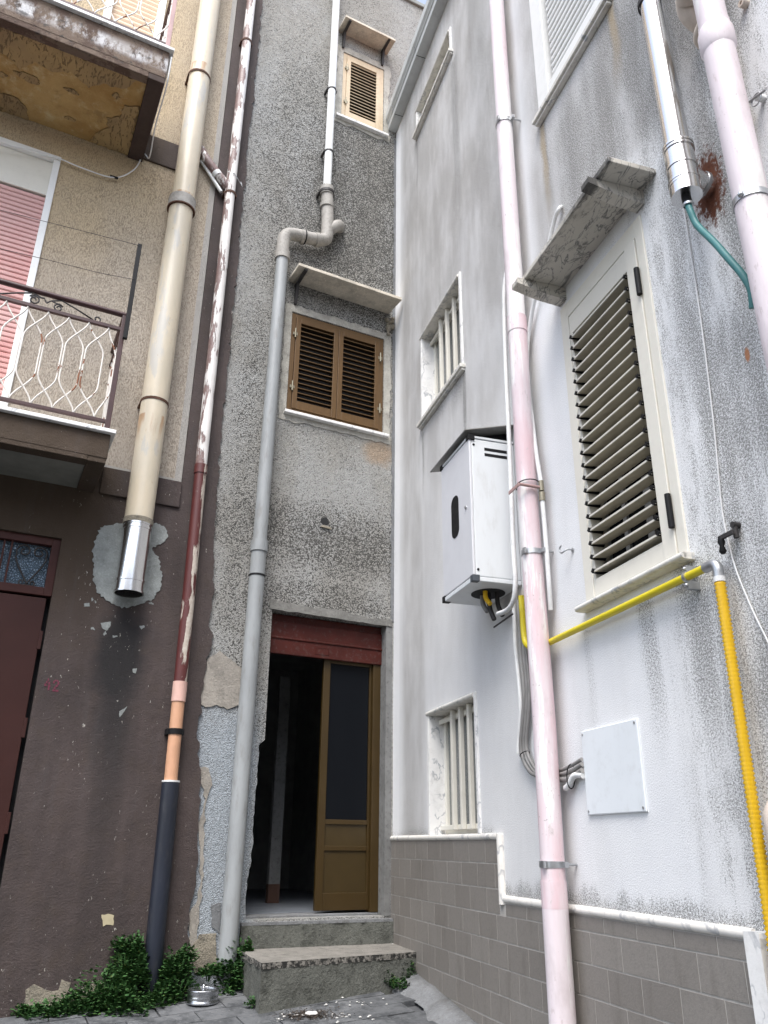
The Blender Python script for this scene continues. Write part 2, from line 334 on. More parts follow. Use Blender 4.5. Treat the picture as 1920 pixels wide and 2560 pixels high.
def m_peel(name, top, under, thr, seed=0, st=(1, 1, 0.3), sc=26, alt=None, gloss=0.5, side=0.0):
    g = G(name); n = g.add(g.noise(sc, 6, 0.7, st=st, loc=(seed, seed, 0)), g.mul(g.sub(g.noise(3.0, 2, loc=(seed, 1, 2)), 0.5), 0.75))
    if side: n = g.sub(n, g.mul(g.sm(g.ax(0), -0.075, 0.01, -1, 1), side))
    k = g.sm(n, thr-0.012, thr+0.012)
    t = g.mix(g.sm(g.noise(8, 4), 0.3, 0.7), top, tuple(x*0.86 for x in top))
    u = g.mix(g.noise(40, 3), under, alt or tuple(x*0.6 for x in under))
    return g.out(g.mix(k, t, u), gloss, g.inv(k), 0.0025, 1.0)
def m_marble(name='white_marble', sc=9, dirt=0.25, base=(0.78, 0.77, 0.75), vein=(0.26, 0.28, 0.31)):
    g = G(name); wv = g.nd('TexNoise'); wv.inputs['Scale'].default_value = sc*0.7; wv.inputs['Detail'].default_value = 5
    vec = g.nd('VectorMath', operation='ADD'); sub = g.nd('VectorMath', operation='SCALE'); g.put(sub.inputs[0], wv.outputs['Color']); sub.inputs['Scale'].default_value = 0.16
    g.put(wv.inputs['Vector'], g.co); g.put(vec.inputs[0], g.co); g.put(vec.inputs[1], sub.outputs[0])
    n = g.noise(sc, 3, 0.5, vec=vec.outputs[0], st=(1, 1, 0.7)); v = g.sm(g.ma('ABSOLUTE', g.sub(n, 0.5)), 0.035, 0.0)
    v = g.mul(v, g.sm(g.noise(sc*0.8, 3, loc=(7, 7, 7)), 0.38, 0.62))
    c = g.mix(g.mul(v, 0.75), base, vein); d = g.mul(g.sm(g.noise(14, 5, 0.7), 0.45, 0.75), dirt)
    c = g.mix(d, c, (0.24, 0.22, 0.18)); return g.out(c, 0.42, g.noise(30, 4), 0.0015, 1)
def m_marble_canopy():
    g = G('stained_marble'); 
    n = g.noise(3.0, 4, 0.6, st=(0.9, 2.2, 1), dist=0.9); v = g.sm(g.ma('ABSOLUTE', g.sub(n, 0.5)), 0.022, 0.0); n2 = g.noise(6, 4, 0.6, st=(0.8, 2.2, 1), dist=0.8, loc=(4, 2, 1)); v = g.mx(v, g.mul(g.sm(g.ma('ABSOLUTE', g.sub(n2, 0.5)), 0.02, 0.0), 0.8))
    c = g.mix(g.mul(v, 0.8), g.mix(g.noise(3, 3), (0.60, 0.57, 0.51), (0.50, 0.47, 0.41)), (0.10, 0.10, 0.10))
    d = g.mul(g.sm(g.noise(7, 5, 0.7), 0.52, 0.75), 0.4); c = g.mix(d, c, (0.16, 0.14, 0.11))
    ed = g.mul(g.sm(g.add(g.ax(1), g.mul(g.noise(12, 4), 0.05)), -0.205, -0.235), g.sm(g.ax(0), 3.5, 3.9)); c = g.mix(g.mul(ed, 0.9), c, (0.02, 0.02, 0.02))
    return g.out(c, 0.5, g.noise(40, 3), 0.0015, 1)
def m_concrete(name, col, moss=0.4, sc=5, stain=(0.085, 0.08, 0.07), bump=0.006, side=False):
    g = G(name); v = g.wco(); n = g.noise(sc, 6, 0.65, vec=v); f = g.noise(sc*9, 4, 0.7, vec=v)
    c = g.mix(g.sm(n, 0.3, 0.7), col, tuple(x*0.7 for x in col)); c = g.mix(g.mul(g.sm(f, 0.5, 0.72), 0.6), c, tuple(x*1.35 for x in col))
    c = g.mix(g.mul(g.sm(g.noise(sc*1.7, 6, 0.7, vec=v, loc=(3, 1, 5)), 0.48, 0.7), moss), c, stain)
    c = g.mix(g.mul(g.sm(g.noise(sc*14, 3, 0.6, vec=v, loc=(1, 8, 5)), 0.6, 0.68), moss), c, (0.03, 0.03, 0.03))
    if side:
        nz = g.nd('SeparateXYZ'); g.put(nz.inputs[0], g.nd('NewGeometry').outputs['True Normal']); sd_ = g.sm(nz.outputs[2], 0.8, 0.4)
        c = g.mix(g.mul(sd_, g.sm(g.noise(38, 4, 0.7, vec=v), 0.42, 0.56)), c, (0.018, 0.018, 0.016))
    return g.out(c, 0.9, g.add(f, g.mul(n, 1.5)), bump, 1.0)
def m_tile():
    g = G('grey_clinker_tile'); v = g.wco(); oi = g.nd('ObjectInfo').outputs['Random']
    c = g.mix(oi, (0.185, 0.168, 0.150), (0.220, 0.202, 0.182)); c = g.mix(g.mul(g.sm(g.noise(60, 4, 0.7, vec=v), 0.45, 0.7), 0.35), c, (0.13, 0.12, 0.11))
    z = g.nd('SeparateXYZ'); g.put(z.inputs[0], v)
    c = g.mix(g.mul(g.sm(g.noise(6, 5, 0.65, vec=v, st=(2, 2, 0.5)), 0.5, 0.72), 0.45), c, (0.12, 0.105, 0.09))
    return g.out(c, 0.62, g.noise(110, 3, vec=v), 0.0012, 1)
def m_soffit():
    g = G('stained_concrete_soffit'); n = g.noise(2.2, 6, 0.65); m = g.noise(9, 5, 0.65)
    c = g.mix(g.sm(n, 0.32, 0.62), (0.44, 0.30, 0.12), (0.32, 0.19, 0.06)); c = g.mix(g.sm(m, 0.5, 0.75), c, (0.50, 0.40, 0.22))
    c = g.mix(g.mul(g.sm(g.noise(5, 6, 0.7, loc=(2, 2, 2)), 0.55, 0.7), 0.5), c, (0.16, 0.09, 0.03))
    return g.out(c, 0.9, g.add(m, g.mul(n, 2)), 0.02, 1)
def m_plasterleft():
    g = G('ochre_plaster_remnant'); wv = g.noise(42, 4, 0.6, st=(1, 0.3, 1), dist=1.2); sc = g.sm(wv, 0.46, 0.37)
    n = g.noise(2.4, 5); c = g.mix(g.sm(n, 0.3, 0.7), (0.36, 0.25, 0.11), (0.26, 0.18, 0.09)); c = g.mix(g.mul(sc, 0.6), c, (0.10, 0.06, 0.03))
    return g.out(c, 0.9, g.inv(sc), 0.006, 1)
def m_fascia():
    g = G('weathered_brown_fascia'); z = g.ax(2)
    k = g.mul(g.sm(g.add(g.noise(8, 6, 0.7, st=(1, 1, 0.6)), g.mul(g.noise(60, 4, 0.7), 0.25)), 0.56, 0.68), 1.0)
    c = g.mix(g.mul(g.band(2, 0.10, 0.235, 0.04), g.sm(g.noise(14, 6, 0.72, st=(1, 1, 0.45)), 0.40, 0.58)), (0.085, 0.052, 0.036), (0.55, 0.54, 0.54))
    c = g.mix(g.mul(k, 0.5), c, (0.20, 0.15, 0.11)); c = g.mix(g.mul(g.sm(g.noise(11, 5, 0.7, loc=(5, 5, 5)), 0.55, 0.66), 0.7), c, (0.03, 0.028, 0.025))
    return g.out(c, 0.88, g.noise(28, 5, 0.7), 0.012, 1)
def m_leaf():
    g = G('weed_leaf'); oi = g.noise(55, 2); c = g.mix(g.sm(oi, 0.3, 0.7), (0.026, 0.070, 0.022), (0.055, 0.13, 0.040))
    c = g.mix(g.mul(g.sm(g.noise(90, 1, loc=(3, 3, 3)), 0.62, 0.68), 0.7), c, (0.13, 0.15, 0.035))
    return g.out(c, 0.6, spec=0.2)
def m_pave():
    g = G('grey_stone_paver'); v = g.wco(); oi = g.nd('ObjectInfo').outputs['Random']
    c = g.mix(oi, (0.095, 0.099, 0.104), (0.13, 0.134, 0.14)); c = g.mix(g.sm(g.noise(7, 6, 0.7, vec=v), 0.4, 0.66), c, (0.045, 0.048, 0.052))
    c = g.mix(g.mul(g.sm(g.noise(50, 4, 0.7, vec=v), 0.58, 0.7), 0.6), c, (0.22, 0.22, 0.22)); c = g.mix(g.mul(g.sm(g.noise(70, 3, 0.7, vec=v, loc=(2, 2, 2)), 0.64, 0.7), 0.7), c, (0.03, 0.03, 0.03))
    return g.out(c, 0.8, g.add(g.noise(40, 4, vec=v), g.noise(9, 4, vec=v)), 0.006, 1)
def m_pink(name, seed, worn=0.55):
    g = G(name); n = g.noise(9, 6, 0.65, st=(1, 1, 0.12), loc=(seed, 0, 0)); b = g.noise(1.6, 4, loc=(seed, 3, 0))
    c = g.mix(g.sm(g.add(n, g.mul(b, 0.5)), worn, worn+0.35), (0.62, 0.45, 0.475), (0.66, 0.59, 0.61))
    c = g.mix(g.mul(g.sm(n, 0.54, 0.585), 0.75), c, (0.74, 0.73, 0.71))
    c = g.mix(g.mul(g.sm(g.noise(4, 5, 0.7, st=(1.5, 1, 0.5), loc=(seed, 5, 5)), 0.5, 0.72), 0.4), c, (0.40, 0.34, 0.34))
    c = g.mix(g.mul(g.sm(g.noise(45, 4, 0.7, st=(1, 1, 0.3), loc=(seed, 2, 2)), 0.62, 0.66), 0.6), c, (0.50, 0.43, 0.43))
    sp = g.mul(g.sm(g.noise(70, 3), 0.69, 0.72), g.sm(g.noise(2.5, 3, loc=(seed, 9, 0)), 0.48, 0.6)); c = g.mix(sp, c, (0.22, 0.19, 0.19))
    return g.out(c, 0.5, g.noise(14, 4, st=(1, 1, 0.2)), 0.004, 1, spec=0.25)
def m_glass(name, col, rough=0.08):
    g = G(name); return g.out(col, g.mul(g.noise(8, 3), rough*2), None, spec=0.08)
M = dict(
    pebble=m_pebble(), white=m_whitewall(), cream=m_cream(), brown=m_brown(), marble=m_marble(), canopyB=m_marble_canopy(), tile=m_tile(),
    lintel=m_concrete('grey_lintel_plaster', (0.20, 0.195, 0.18), 0.4, 6), soffit=m_soffit(), remnant=m_plasterleft(), fascia=m_fascia(), leaf=m_leaf(), pave=m_pave(), pink=m_pink('faded_pink_pipe', 1), pink2=m_pink('pale_pink_pipe', 6, 0.36),
    marble_old=m_marble('dirty_marble', 8, 0.55, (0.66, 0.64, 0.59)), trim=m_marble('marble_trim', 6, 0.18, (0.74, 0.71, 0.66), (0.33, 0.34, 0.36)),
    step=m_concrete('mossy_step_concrete', (0.125, 0.128, 0.112), 0.9, 6, (0.040, 0.042, 0.034), 0.009), steptop=m_concrete('worn_step_top', (0.24, 0.225, 0.20), 0.55, 9, side=True), cement=m_concrete('grey_cement_patch', (0.30, 0.32, 0.31), 0.25, 8),
    cement2=m_concrete('warm_cement', (0.34, 0.31, 0.27), 0.4, 6), rubble=m_concrete('exposed_rubble', (0.36, 0.32, 0.25), 0.6, 9, bump=0.02), conc_light=m_concrete('light_cement', (0.19, 0.195, 0.20), 0.4, 6), asph=m_concrete('street_ground', (0.085, 0.088, 0.092), 0.4, 3),
    slabA=m_concrete('canopy_cement', (0.64, 0.58, 0.48), 0.25, 7), surround=m_concrete('window_surround_plaster', (0.44, 0.42, 0.37), 0.4, 8),
    creampipe=None, peelpipe=m_peel('peeling_white_over_red_paint', (0.76, 0.73, 0.70), (0.11, 0.028, 0.025), 0.575, 2, sc=26, st=(1, 1, 0.14), alt=(0.30, 0.25, 0.23), side=0.10),
    redpipe=m_peel('red_paint_flaking_to_white', (0.095, 0.020, 0.018), (0.62, 0.58, 0.52), 0.60, 5, sc=26, st=(1, 1, 0.12), alt=(0.32, 0.24, 0.18), side=-0.12),
    peach=m_peel('peach_pipe', (0.60, 0.33, 0.20), (0.10, 0.04, 0.03), 0.70, 3), pinkpeach=plain('pale_peach', (0.68, 0.43, 0.36), 0.5), darkpipe=plain('blue_black_pipe', (0.014, 0.018, 0.030), 0.45, 0, 0.5, 7, 0.25, dirtcol=(0.07, 0.07, 0.08), st=(1, 1, 0.3)),
    greypipe=plain('grey_plastic_pipe', (0.31, 0.325, 0.33), 0.55, 0, 0.28, 4, 0.6, dirtcol=(0.19, 0.185, 0.17), st=(1, 1, 0.3)), oldgrey=plain('weathered_grey_fitting', (0.36, 0.34, 0.31), 0.65, 0, 0.3, 14, 0.6, dirtcol=(0.13, 0.12, 0.10)), whitepipe=plain('white_pipe', (0.76, 0.77, 0.76), 0.45, 0, 0.08, 4, 0.08),
    steel=G('stainless_steel').out((0.72, 0.71, 0.70), 0.2, None, metal=1.0), galv=plain('galvanised_steel', (0.52, 0.53, 0.54), 0.42, 0.9, 0.25, 20), iron=plain('dark_iron', (0.040, 0.036, 0.036), 0.6, 0.2, 0.4, 30), rust=plain('rusty_iron', (0.10, 0.045, 0.028), 0.85, 0.1, 0.5, 30, 0.3, dirtcol=(0.24, 0.10, 0.04)),
    rail=plain('red_brown_railing_paint', (0.050, 0.016, 0.015), 0.45, 0, 0.3, 14, 0.15, dirtcol=(0.14, 0.08, 0.06)), barw=m_peel('white_bar_with_rust', (0.74, 0.70, 0.64), (0.26, 0.085, 0.025), 0.64, 8, st=(1, 1, 0.5), sc=18), rail_pink=plain('faded_rail', (0.42, 0.26, 0.25), 0.5),
    bronze=plain('bronze_aluminium', (0.058, 0.035, 0.010), 0.4, 0.3, 0.15, 4), bronze_panel=plain('bronze_panel', (0.058, 0.038, 0.013), 0.36, 0.25, 0.22, 3), bframe=plain('brown_shutter_aluminium', (0.130, 0.072, 0.027), 0.4, 0.2, 0.22, 9, st=(6, 1, 0.6)), tanframe=plain('tan_shutter', (0.58, 0.46, 0.31), 0.5, 0, 0.15, 8, 0.2, dirtcol=(0.33, 0.22, 0.12)), brass=plain('brass_hinge', (0.30, 0.27, 0.20), 0.45, 0.6, 0.2, 20),
    ivory=plain('ivory_aluminium', (0.72, 0.69, 0.61), 0.4, 0, 0.05, 4, 0.05), ivory_w=plain('white_aluminium', (0.80, 0.80, 0.78), 0.4, 0, 0.05, 4, 0.05), black=plain('black_plastic', (0.010, 0.010, 0.011), 0.55, spec=0.2), dark=plain('dark_interior', (0.012, 0.012, 0.013), 0.8), slat_shade=plain('shaded_slat', (0.030, 0.020, 0.011), 0.6, spec=0.15), slat_shade_beige=plain('shaded_beige_slat', (0.50, 0.46, 0.365), 0.5),
    pinkslat=None, tanslat=plain('tan_roller_slat', (0.60, 0.43, 0.28), 0.5, 0, 0.1), redroll=plain('red_roller_shutter', (0.070, 0.015, 0.011), 0.5, 0, 0.3, 8, 0.35, dirtcol=(0.13, 0.11, 0.10), spec=0.2), doorred=plain('oxide_red_door', (0.048, 0.018, 0.015), 0.5, 0, 0.28, 2.2, 0.12, dirtcol=(0.07, 0.035, 0.03), spec=0.2), doorframe=plain('oxide_red_frame', (0.060, 0.021, 0.017), 0.5, 0, 0.25, 6, spec=0.2),
    boxw=plain('white_painted_steel', (0.68, 0.70, 0.71), 0.36, 0, 0.06, 4, 0.22, dirtcol=(0.40, 0.38, 0.34), st=(1, 1, 0.3)), boxshade=plain('shaded_white_steel', (0.62, 0.62, 0.64), 0.4, 0, 0.06), sheet=plain('grey_sheet_lid', (0.34, 0.33, 0.31), 0.5, 0.3, 0.2, 12, 0.4, dirtcol=(0.10, 0.10, 0.09)), gas=plain('yellow_gas_pipe', (0.66, 0.54, 0.02), 0.38, 0, 0.12, 9), gasflex=plain('orange_yellow_sleeve', (0.78, 0.47, 0.01), 0.4, 0, 0.12, 6), hose=plain('green_hose', (0.045, 0.19, 0.19), 0.5, 0, 0.2, 12, 0.2, dirtcol=(0.12, 0.20, 0.19)),
    cable=plain('grey_cable', (0.26, 0.25, 0.24), 0.55, 0, 0.25, 9), conduit=plain('white_conduit', (0.72, 0.72, 0.71), 0.5, 0, 0.1, 6, 0.15), plate=plain('white_hatch', (0.74, 0.77, 0.79), 0.4, 0, 0.06, 4, 0.16, dirtcol=(0.44, 0.43, 0.41)), gutter=plain('grey_white_gutter', (0.50, 0.52, 0.52), 0.5, 0, 0.08, 3, 0.12), beige=plain('beige_pipe', (0.62, 0.53, 0.45), 0.5, 0, 0.15, 9, 0.2, dirtcol=(0.36, 0.30, 0.24)),
    tin=plain('tin_plate', (0.62, 0.63, 0.66), 0.28, 1.0, 0.3, 20), glassdark=m_glass('dark_window_glass', (0.006, 0.007, 0.009)), roomw=plain('dim_room_wall', (0.34, 0.34, 0.33), 0.8), roomf=plain('room_floor_tile', (0.21, 0.23, 0.26), 0.4), jamb=plain('pale_painted_jamb', (0.19, 0.19, 0.185), 0.7, 0, 0.3, 8, 0.6), paint42=m_peel('magenta_stencil_paint', (0.16, 0.022, 0.050), (0.085, 0.06, 0.058), 0.62, 4, sc=50, st=(1, 1, 1)), paper=plain('yellowed_paper', (0.46, 0.40, 0.26), 0.8, 0, 0.2, 18), chip=plain('white_plaster_chip', (0.62, 0.61, 0.58), 0.85), litter=plain('dry_leaf_litter', (0.050, 0.036, 0.026), 0.9, 0, 0.5, 30), terracotta=plain('roof_tile_clay', (0.34, 0.17, 0.10), 0.85), mortar=plain('pale_grout', (0.40, 0.38, 0.35), 0.9, 0, 0.2, 20), backstucco=plain('added_house_render', (0.42, 0.38, 0.32), 0.9, 0, 0.2, 1.5),
)
def _cp():
    g = G('cream_enamel_flue'); n = g.noise(5, 6, 0.65, st=(1, 1, 0.35)); c = g.mix(g.sm(n, 0.34, 0.6), (0.62, 0.54, 0.41), (0.55, 0.49, 0.38))
    c = g.mix(g.mul(g.sm(g.noise(7, 6, 0.6, st=(1.2, 1, 0.28), loc=(3, 3, 3)), 0.56, 0.63), 0.7), c, (0.44, 0.43, 0.40))
    c = g.mix(g.mul(g.sm(g.noise(30, 5, 0.7, st=(1, 1, 0.4)), 0.6, 0.72), 0.5), c, (0.40, 0.27, 0.12))
    for z in (8.0, 6.35, 4.05): c = g.mix(g.mul(g.mul(g.sm(g.ax(2), z-2.55-0.3, z-2.55), g.sm(g.ax(2), z-2.55+0.01, z-2.55)), g.mul(g.sm(g.noise(16, 4, st=(1, 1, 0.15)), 0.45, 0.6), 0.7)), c, (0.35, 0.17, 0.06))
    return g.out(c, 0.36, g.noise(9, 4, st=(1, 1, 0.5)), 0.002, 1)
M['creampipe'] = _cp()
def _ps():
    g = G('faded_pink_roller_slat'); v = g.wco(); c = g.mix(g.sm(g.noise(1.4, 4, vec=v), 0.35, 0.65), (0.58, 0.25, 0.23), (0.64, 0.38, 0.35)); return g.out(c, 0.45)
M['pinkslat'] = _ps()
def _gl():
    g = G('blue_patterned_glass'); e = g.voro(62, 'DISTANCE_TO_EDGE'); c = g.mix(g.sm(e, 0.0, 0.10), (0.05, 0.07, 0.09), g.mix(g.noise(30, 3), (0.13, 0.20, 0.28), (0.24, 0.34, 0.43))); return g.out(c, 0.2, g.sm(e, 0.0, 0.25), 0.01, 1, spec=0.7)
M['reeded'] = _gl()
# ------------------------------------------------------------------ ground
gm = MB()
gpts = [(-16, -20), (16, -20), (16, 3.2), (1.25, 3.2), (0.35, 6.75), (0.0, 7.05), (-16, -0.9)]
gm.add([(x, y, gz(x, y)-0.035) for x, y in gpts], [tuple(range(len(gpts)))])
ground = struct(gm.build('ground', M['asph'], fr=FW, org=(0, 0, 0)))
pavement = bpy.data.objects.new('pavement', None); COL.objects.link(pavement); struct(pavement); ORG['pavement'] = (FW, (0, 0, 0))
rp = random.Random(3); pang = YA
pux = Vector((sin(pang), cos(pang))); puy = Vector((-cos(pang), sin(pang)))
pmesh = []
for k in range(4):
    b = MB(); L, W = 0.40, 0.20; j = [rp.uniform(-0.004, 0.004) for _ in range(8)]
    b.hexa([(-L/2+.004, -W/2+.004, -.06), (L/2-.004, -W/2+.004, -.06), (L/2-.004, W/2-.004, -.06), (-L/2+.004, W/2-.004, -.06)],
           [(-L/2+.005+j[0], -W/2+.005+j[1], 0), (L/2-.005+j[2], -W/2+.005+j[3], 0), (L/2-.005+j[4], W/2-.005+j[5], 0), (-L/2+.005+j[6], W/2-.005+j[7], 0)])
    me = b.mesh('paver'); me.materials.append(M['pave']); pmesh.append(me)
slope = Matrix.Rotation(math.atan(GND[2]), 3, 'X') @ Matrix.Rotation(-math.atan(GND[1]), 3, 'Y')
for i in range(-9, 8):
    for jx in range(-16, 12):
        px_ = C.x + pux.x*(i*0.40 + (0.2 if jx % 2 else 0)) + puy.x*(jx*0.2-2.0); py_ = C.y + pux.y*(i*0.40 + (0.2 if jx % 2 else 0)) + puy.y*(jx*0.2-2.0)
        pl = FA.inverted() @ Vector((px_, py_, 0)); pb = FB.inverted() @ Vector((px_, py_, 0))
        if pl.y > -0.12 or pb.y > -0.12 or py_ < 3.4 or abs(px_) > 3.0: continue
        o = inst(rp.choice(pmesh), 'paver', None, pavement, (px_, py_, gz(px_, py_)+rp.uniform(-0.003, 0.003)))
        o.rotation_euler = (slope @ Matrix.Rotation(pi/2-pang, 3, 'Z')).to_euler()

# ------------------------------------------------------------------ louvre helper
def louvre(parent, x0, x1, z0, z1, y, n, depth, thick, mat, tilt=0.0, clip=None, lip=None):
    b = MB(); L = x1-x0; b.box(-L/2, L/2, -depth/2, depth/2, -thick/2, thick/2); b.box(-L/2, L/2, -depth/2-0.004, -depth/2+0.002, -thick*0.7, thick*0.7)
    me = b.mesh('slat'); me.materials.append(mat); cm = None
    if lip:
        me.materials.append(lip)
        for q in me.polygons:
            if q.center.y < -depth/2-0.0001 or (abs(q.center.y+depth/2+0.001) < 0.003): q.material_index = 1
    if clip:
        c = MB(); c.prism([(-0.006, -0.012), (0.008, 0.0), (-0.006, 0.014), (-0.02, 0.0)], -depth/2-0.008, depth/2); cm = c.mesh('slat_clip'); cm.materials.append(clip)
    for i in range(n):
        z = z0 + (i+0.5)*(z1-z0)/n
        s = inst(me, 'slat', None, parent, ((x0+x1)/2, y, z)); s.rotation_euler = (tilt, 0, 0)
        if cm:
            for sx in (x0, x1): inst(cm, 'slat_clip', None, parent, (sx+(0.010 if sx == x0 else -0.002), y, z))
def rectframe(mb, x0, x1, z0, z1, wd, y0, y1, wb=None):
    wb = wb or wd
    mb.box(x0, x0+wd, y0, y1, z0, z1); mb.box(x1-wd, x1, y0, y1, z0, z1)
    mb.box(x0+wd, x1-wd, y0+0.001, y1-0.001, z0, z0+wb); mb.box(x0+wd, x1-wd, y0+0.001, y1-0.001, z1-wd, z1)
    return mb

# ================================================================== HOUSE ON THE LEFT (brown below, cream above)
LH = thing('brown_and_cream_house', 'house with dark brown plaster below and cream scratched render above, carrying two balconies', 'house', FA, (0, 0, 0))
rag_px = [(656, 0), (651, 66), (639, 185), (633, 255), (622, 336), (614, 444), (602, 540), (597, 640), (582.5, 783), (567, 949), (552, 1103), (540, 1257), (534, 1357), (537, 1473), (522, 1565), (534, 1589), (517, 1658), (502, 1735), (506, 1781), (494, 1820), (498, 1897), (503, 1958), (496, 2074), (490, 2190), (486, 2229), (473, 2286), (469, 2337), (474, 2418)]
edge = [pA(x, y, 0.025) for x, y in rag_px]; edge = [(edge[0][0], 11.2)] + edge + [(edge[-1][0]-0.02, -0.4)]
edge = rag(edge, 0.018, 0.035, 5)
dl0, dl1 = -4.1, -2.765; dz1 = 2.972                     # garage door opening
brown_poly = edge + [(-4.9, -0.7), (-4.9, 3.60), (-1.945, 3.60), (-1.955, 11.2)]
MB().prism([brown_poly, [(dl0, -0.65), (dl1, -0.65), (dl1, dz1), (dl0, dz1)]], -0.025, 0.28).build('brown_plaster_wall', M['brown'], LH)
wx0, wx1, wz0, wz1 = -4.55, -3.305, 3.60, 6.44           # tall window with pink roller shutter
ux0, ux1 = pA(257, 40)[0], pA(403, 85)[0]; uz0, uz1 = 6.95, 9.7
cream_poly = [(-4.9, 3.603), (-1.948, 3.603), (-1.958, 11.2), (-4.9, 11.2)]
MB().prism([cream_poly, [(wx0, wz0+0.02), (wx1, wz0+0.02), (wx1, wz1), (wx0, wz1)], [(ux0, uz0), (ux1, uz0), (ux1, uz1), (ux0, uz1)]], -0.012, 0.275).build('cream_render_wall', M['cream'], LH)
MB().box(-2.56, -1.947, -0.045, 0.1, 3.375, 3.60).build('string_course', M['brown'], LH, 0.006)
z_b0 = pA(430, 427)[1]; z_b1 = pA(440, 366)[1]
MB().box(-2.72, -2.16, -0.03, 0.1, z_b0, z_b1).build('string_course', M['brown'], LH, 0.006)
MB().box(-4.9, -1.7, 0.30, 3.2, -0.7, 11.18).build('house_body', M['roomw'], LH)
# cement patch behind the flue, broken plaster at the foot, scraped patches
P_ = [(650, 100), (720, 85), (800, 70), (960, 60), (1060, 90), (1090, 160), (1040, 210), (985, 235), (1030, 290), (1048, 400), (1045, 480), (1000, 560), (900, 600), (820, 622), (750, 605), (680, 560), (625, 520), (602, 430), (612, 330), (600, 240), (625, 170)]
poly = [pA(x/2.592, 1280+y/2.592, 0.03) for x, y in P_]; poly = rag(poly+[poly[0]], 0.014, 0.014, 2)[:-1]
MB().prism(poly, -0.031, 0.0).build('cement_patch', M['cement'], LH)
P_ = [(150, 1560), (165, 1440), (220, 1400), (300, 1440), (380, 1440), (400, 1370), (460, 1390), (430, 1470), (520, 1440), (600, 1400), (700, 1390), (700, 1640), (300, 1659), (150, 1620)]
poly = [pA(x/2.592, 1920+y/2.592, 0.03) for x, y in P_]; poly = rag(poly+[poly[0]], 0.012, 0.03, 4)[:-1]
MB().prism(poly, -0.029, 0.0).build('broken_plaster_patch', M['rubble'], LH)
for k, P_ in enumerate(([(652, 718), (720, 710), (712, 745), (690, 770), (660, 745)], [(545, 592), (580, 588), (582, 610), (548, 612)], [(860, 1015), (888, 1012), (880, 1045), (862, 1040)], [(775, 1290), (825, 1258), (800, 1300), (775, 1330)])):
    poly = [pA(x/2.592, 1280+y/2.592, 0.03) for x, y in P_]; MB().prism(rag(poly+[poly[0]], 0.004, 0.012, k)[:-1], -0.0268, 0.0).build('scraped_patch', M['cement'], LH)
P_ = [(658, 950), (700, 945), (740, 955), (735, 1020), (690, 1015), (668, 1028)]
poly = [pA(x/2.592, 1920+y/2.592, 0.03) for x, y in P_]; MB().prism(rag(poly+[poly[0]], 0.006, 0.015, 9)[:-1], -0.0272, 0.0).build('paper_remnant', M['paper'], LH)
for k in range(16): # loose chips of bare cement round the patch
    t = random.uniform(0, 2*pi); rr = random.uniform(1.0, 1.35); cx_ = -2.27+0.20*rr*cos(t); cz_ = 2.62+0.30*rr*sin(t)
    MB().prism(blob(cx_, cz_, random.uniform(0.005, 0.018), random.uniform(0.006, 0.022), 11, 0.6, 40+k), -0.0262, 0.0).build('scraped_patch', M['cement'], LH)
# house number 42 in stencil paint
def glyph(px0, px1, py0, py1, cells):
    b = MB()
    for (u0, v0, u1, v1) in cells:
        q = [pA(px0+(px1-px0)*u + (-0.11)*(py1-py0)*v, py0+(py1-py0)*v+ (px1-px0)*u*0.10, 0.028) for u, v in ((u0, v0), (u1, v0), (u1, v1), (u0, v1))]
        b.prism([(p[0], p[1]) for p in q][::-1], -0.0275, -0.02)
    return b
g4 = [(0.45, 0.0, 0.68, 0.22), (0.22, 0.24, 0.45, 0.44), (0.0, 0.46, 0.24, 0.70), (0.27, 0.55, 0.5, 0.70), (0.62, 0.30, 0.88, 0.52), (0.62, 0.56, 0.88, 1.0), (0.9, 0.55, 1.0, 0.70)]
g2 = [(0.0, 0.10, 0.24, 0.32), (0.2, 0.0, 0.45, 0.14), (0.52, 0.0, 0.8, 0.14), (0.72, 0.12, 1.0, 0.42), (0.45, 0.42, 0.78, 0.60), (0.2, 0.60, 0.5, 0.80), (0.0, 0.84, 0.42, 1.0), (0.5, 0.84, 1.0, 1.0)]
glyph(113, 128, 1695, 1724, g4).build('painted_digit_four', M['paint42'], LH)
glyph(134, 149, 1699, 1728, g2).build('painted_digit_two', M['paint42'], LH)
# garage door with heart-scroll transom
door = MB(); tz0 = 2.565; 
fr_ = MB(); rectframe(fr_, dl0, dl1, tz0-0.03, dz1, 0.058, 0.0, 0.09, 0.06).build('transom_frame', M['doorframe'], LH, 0.003)
MB().box(dl0+0.05, dl1-0.05, 0.055, 0.062, tz0, dz1-0.04).build('transom_glass', M['reeded'], LH)
doorleaf = MB(); doorleaf.box(dl0, dl1-0.03, 0.015, 0.06, -0.6, tz0-0.045); leaf = doorleaf.build('garage_door_leaf', M['doorred'], LH, 0.003)
for z in (0.35, 0.95, 1.55, 2.15): MB().box(dl1-0.036, dl1-0.014, 0.0, 0.03, z, z+0.13).build('hinge', M['doorred'], leaf, 0.002)
MB().box(dl0, dl1, 0.10, 0.13, -0.65, tz0).build('door_backing', M['dark'], LH)
gx0, gx1, gzb, gzt = dl0+0.058, dl1-0.058, tz0+0.03, dz1-0.058
def spiral(c, r0, r1, a0, turns, n=22): return [(c[0]+(r0+(r1-r0)*i/n)*cos(radians(a0)+turns*2*pi*i/n), 0.03, c[1]+(r0+(r1-r0)*i/n)*sin(radians(a0)+turns*2*pi*i/n)) for i in range(n+1)]
HW = 0.245; nb = 0
x = gx1
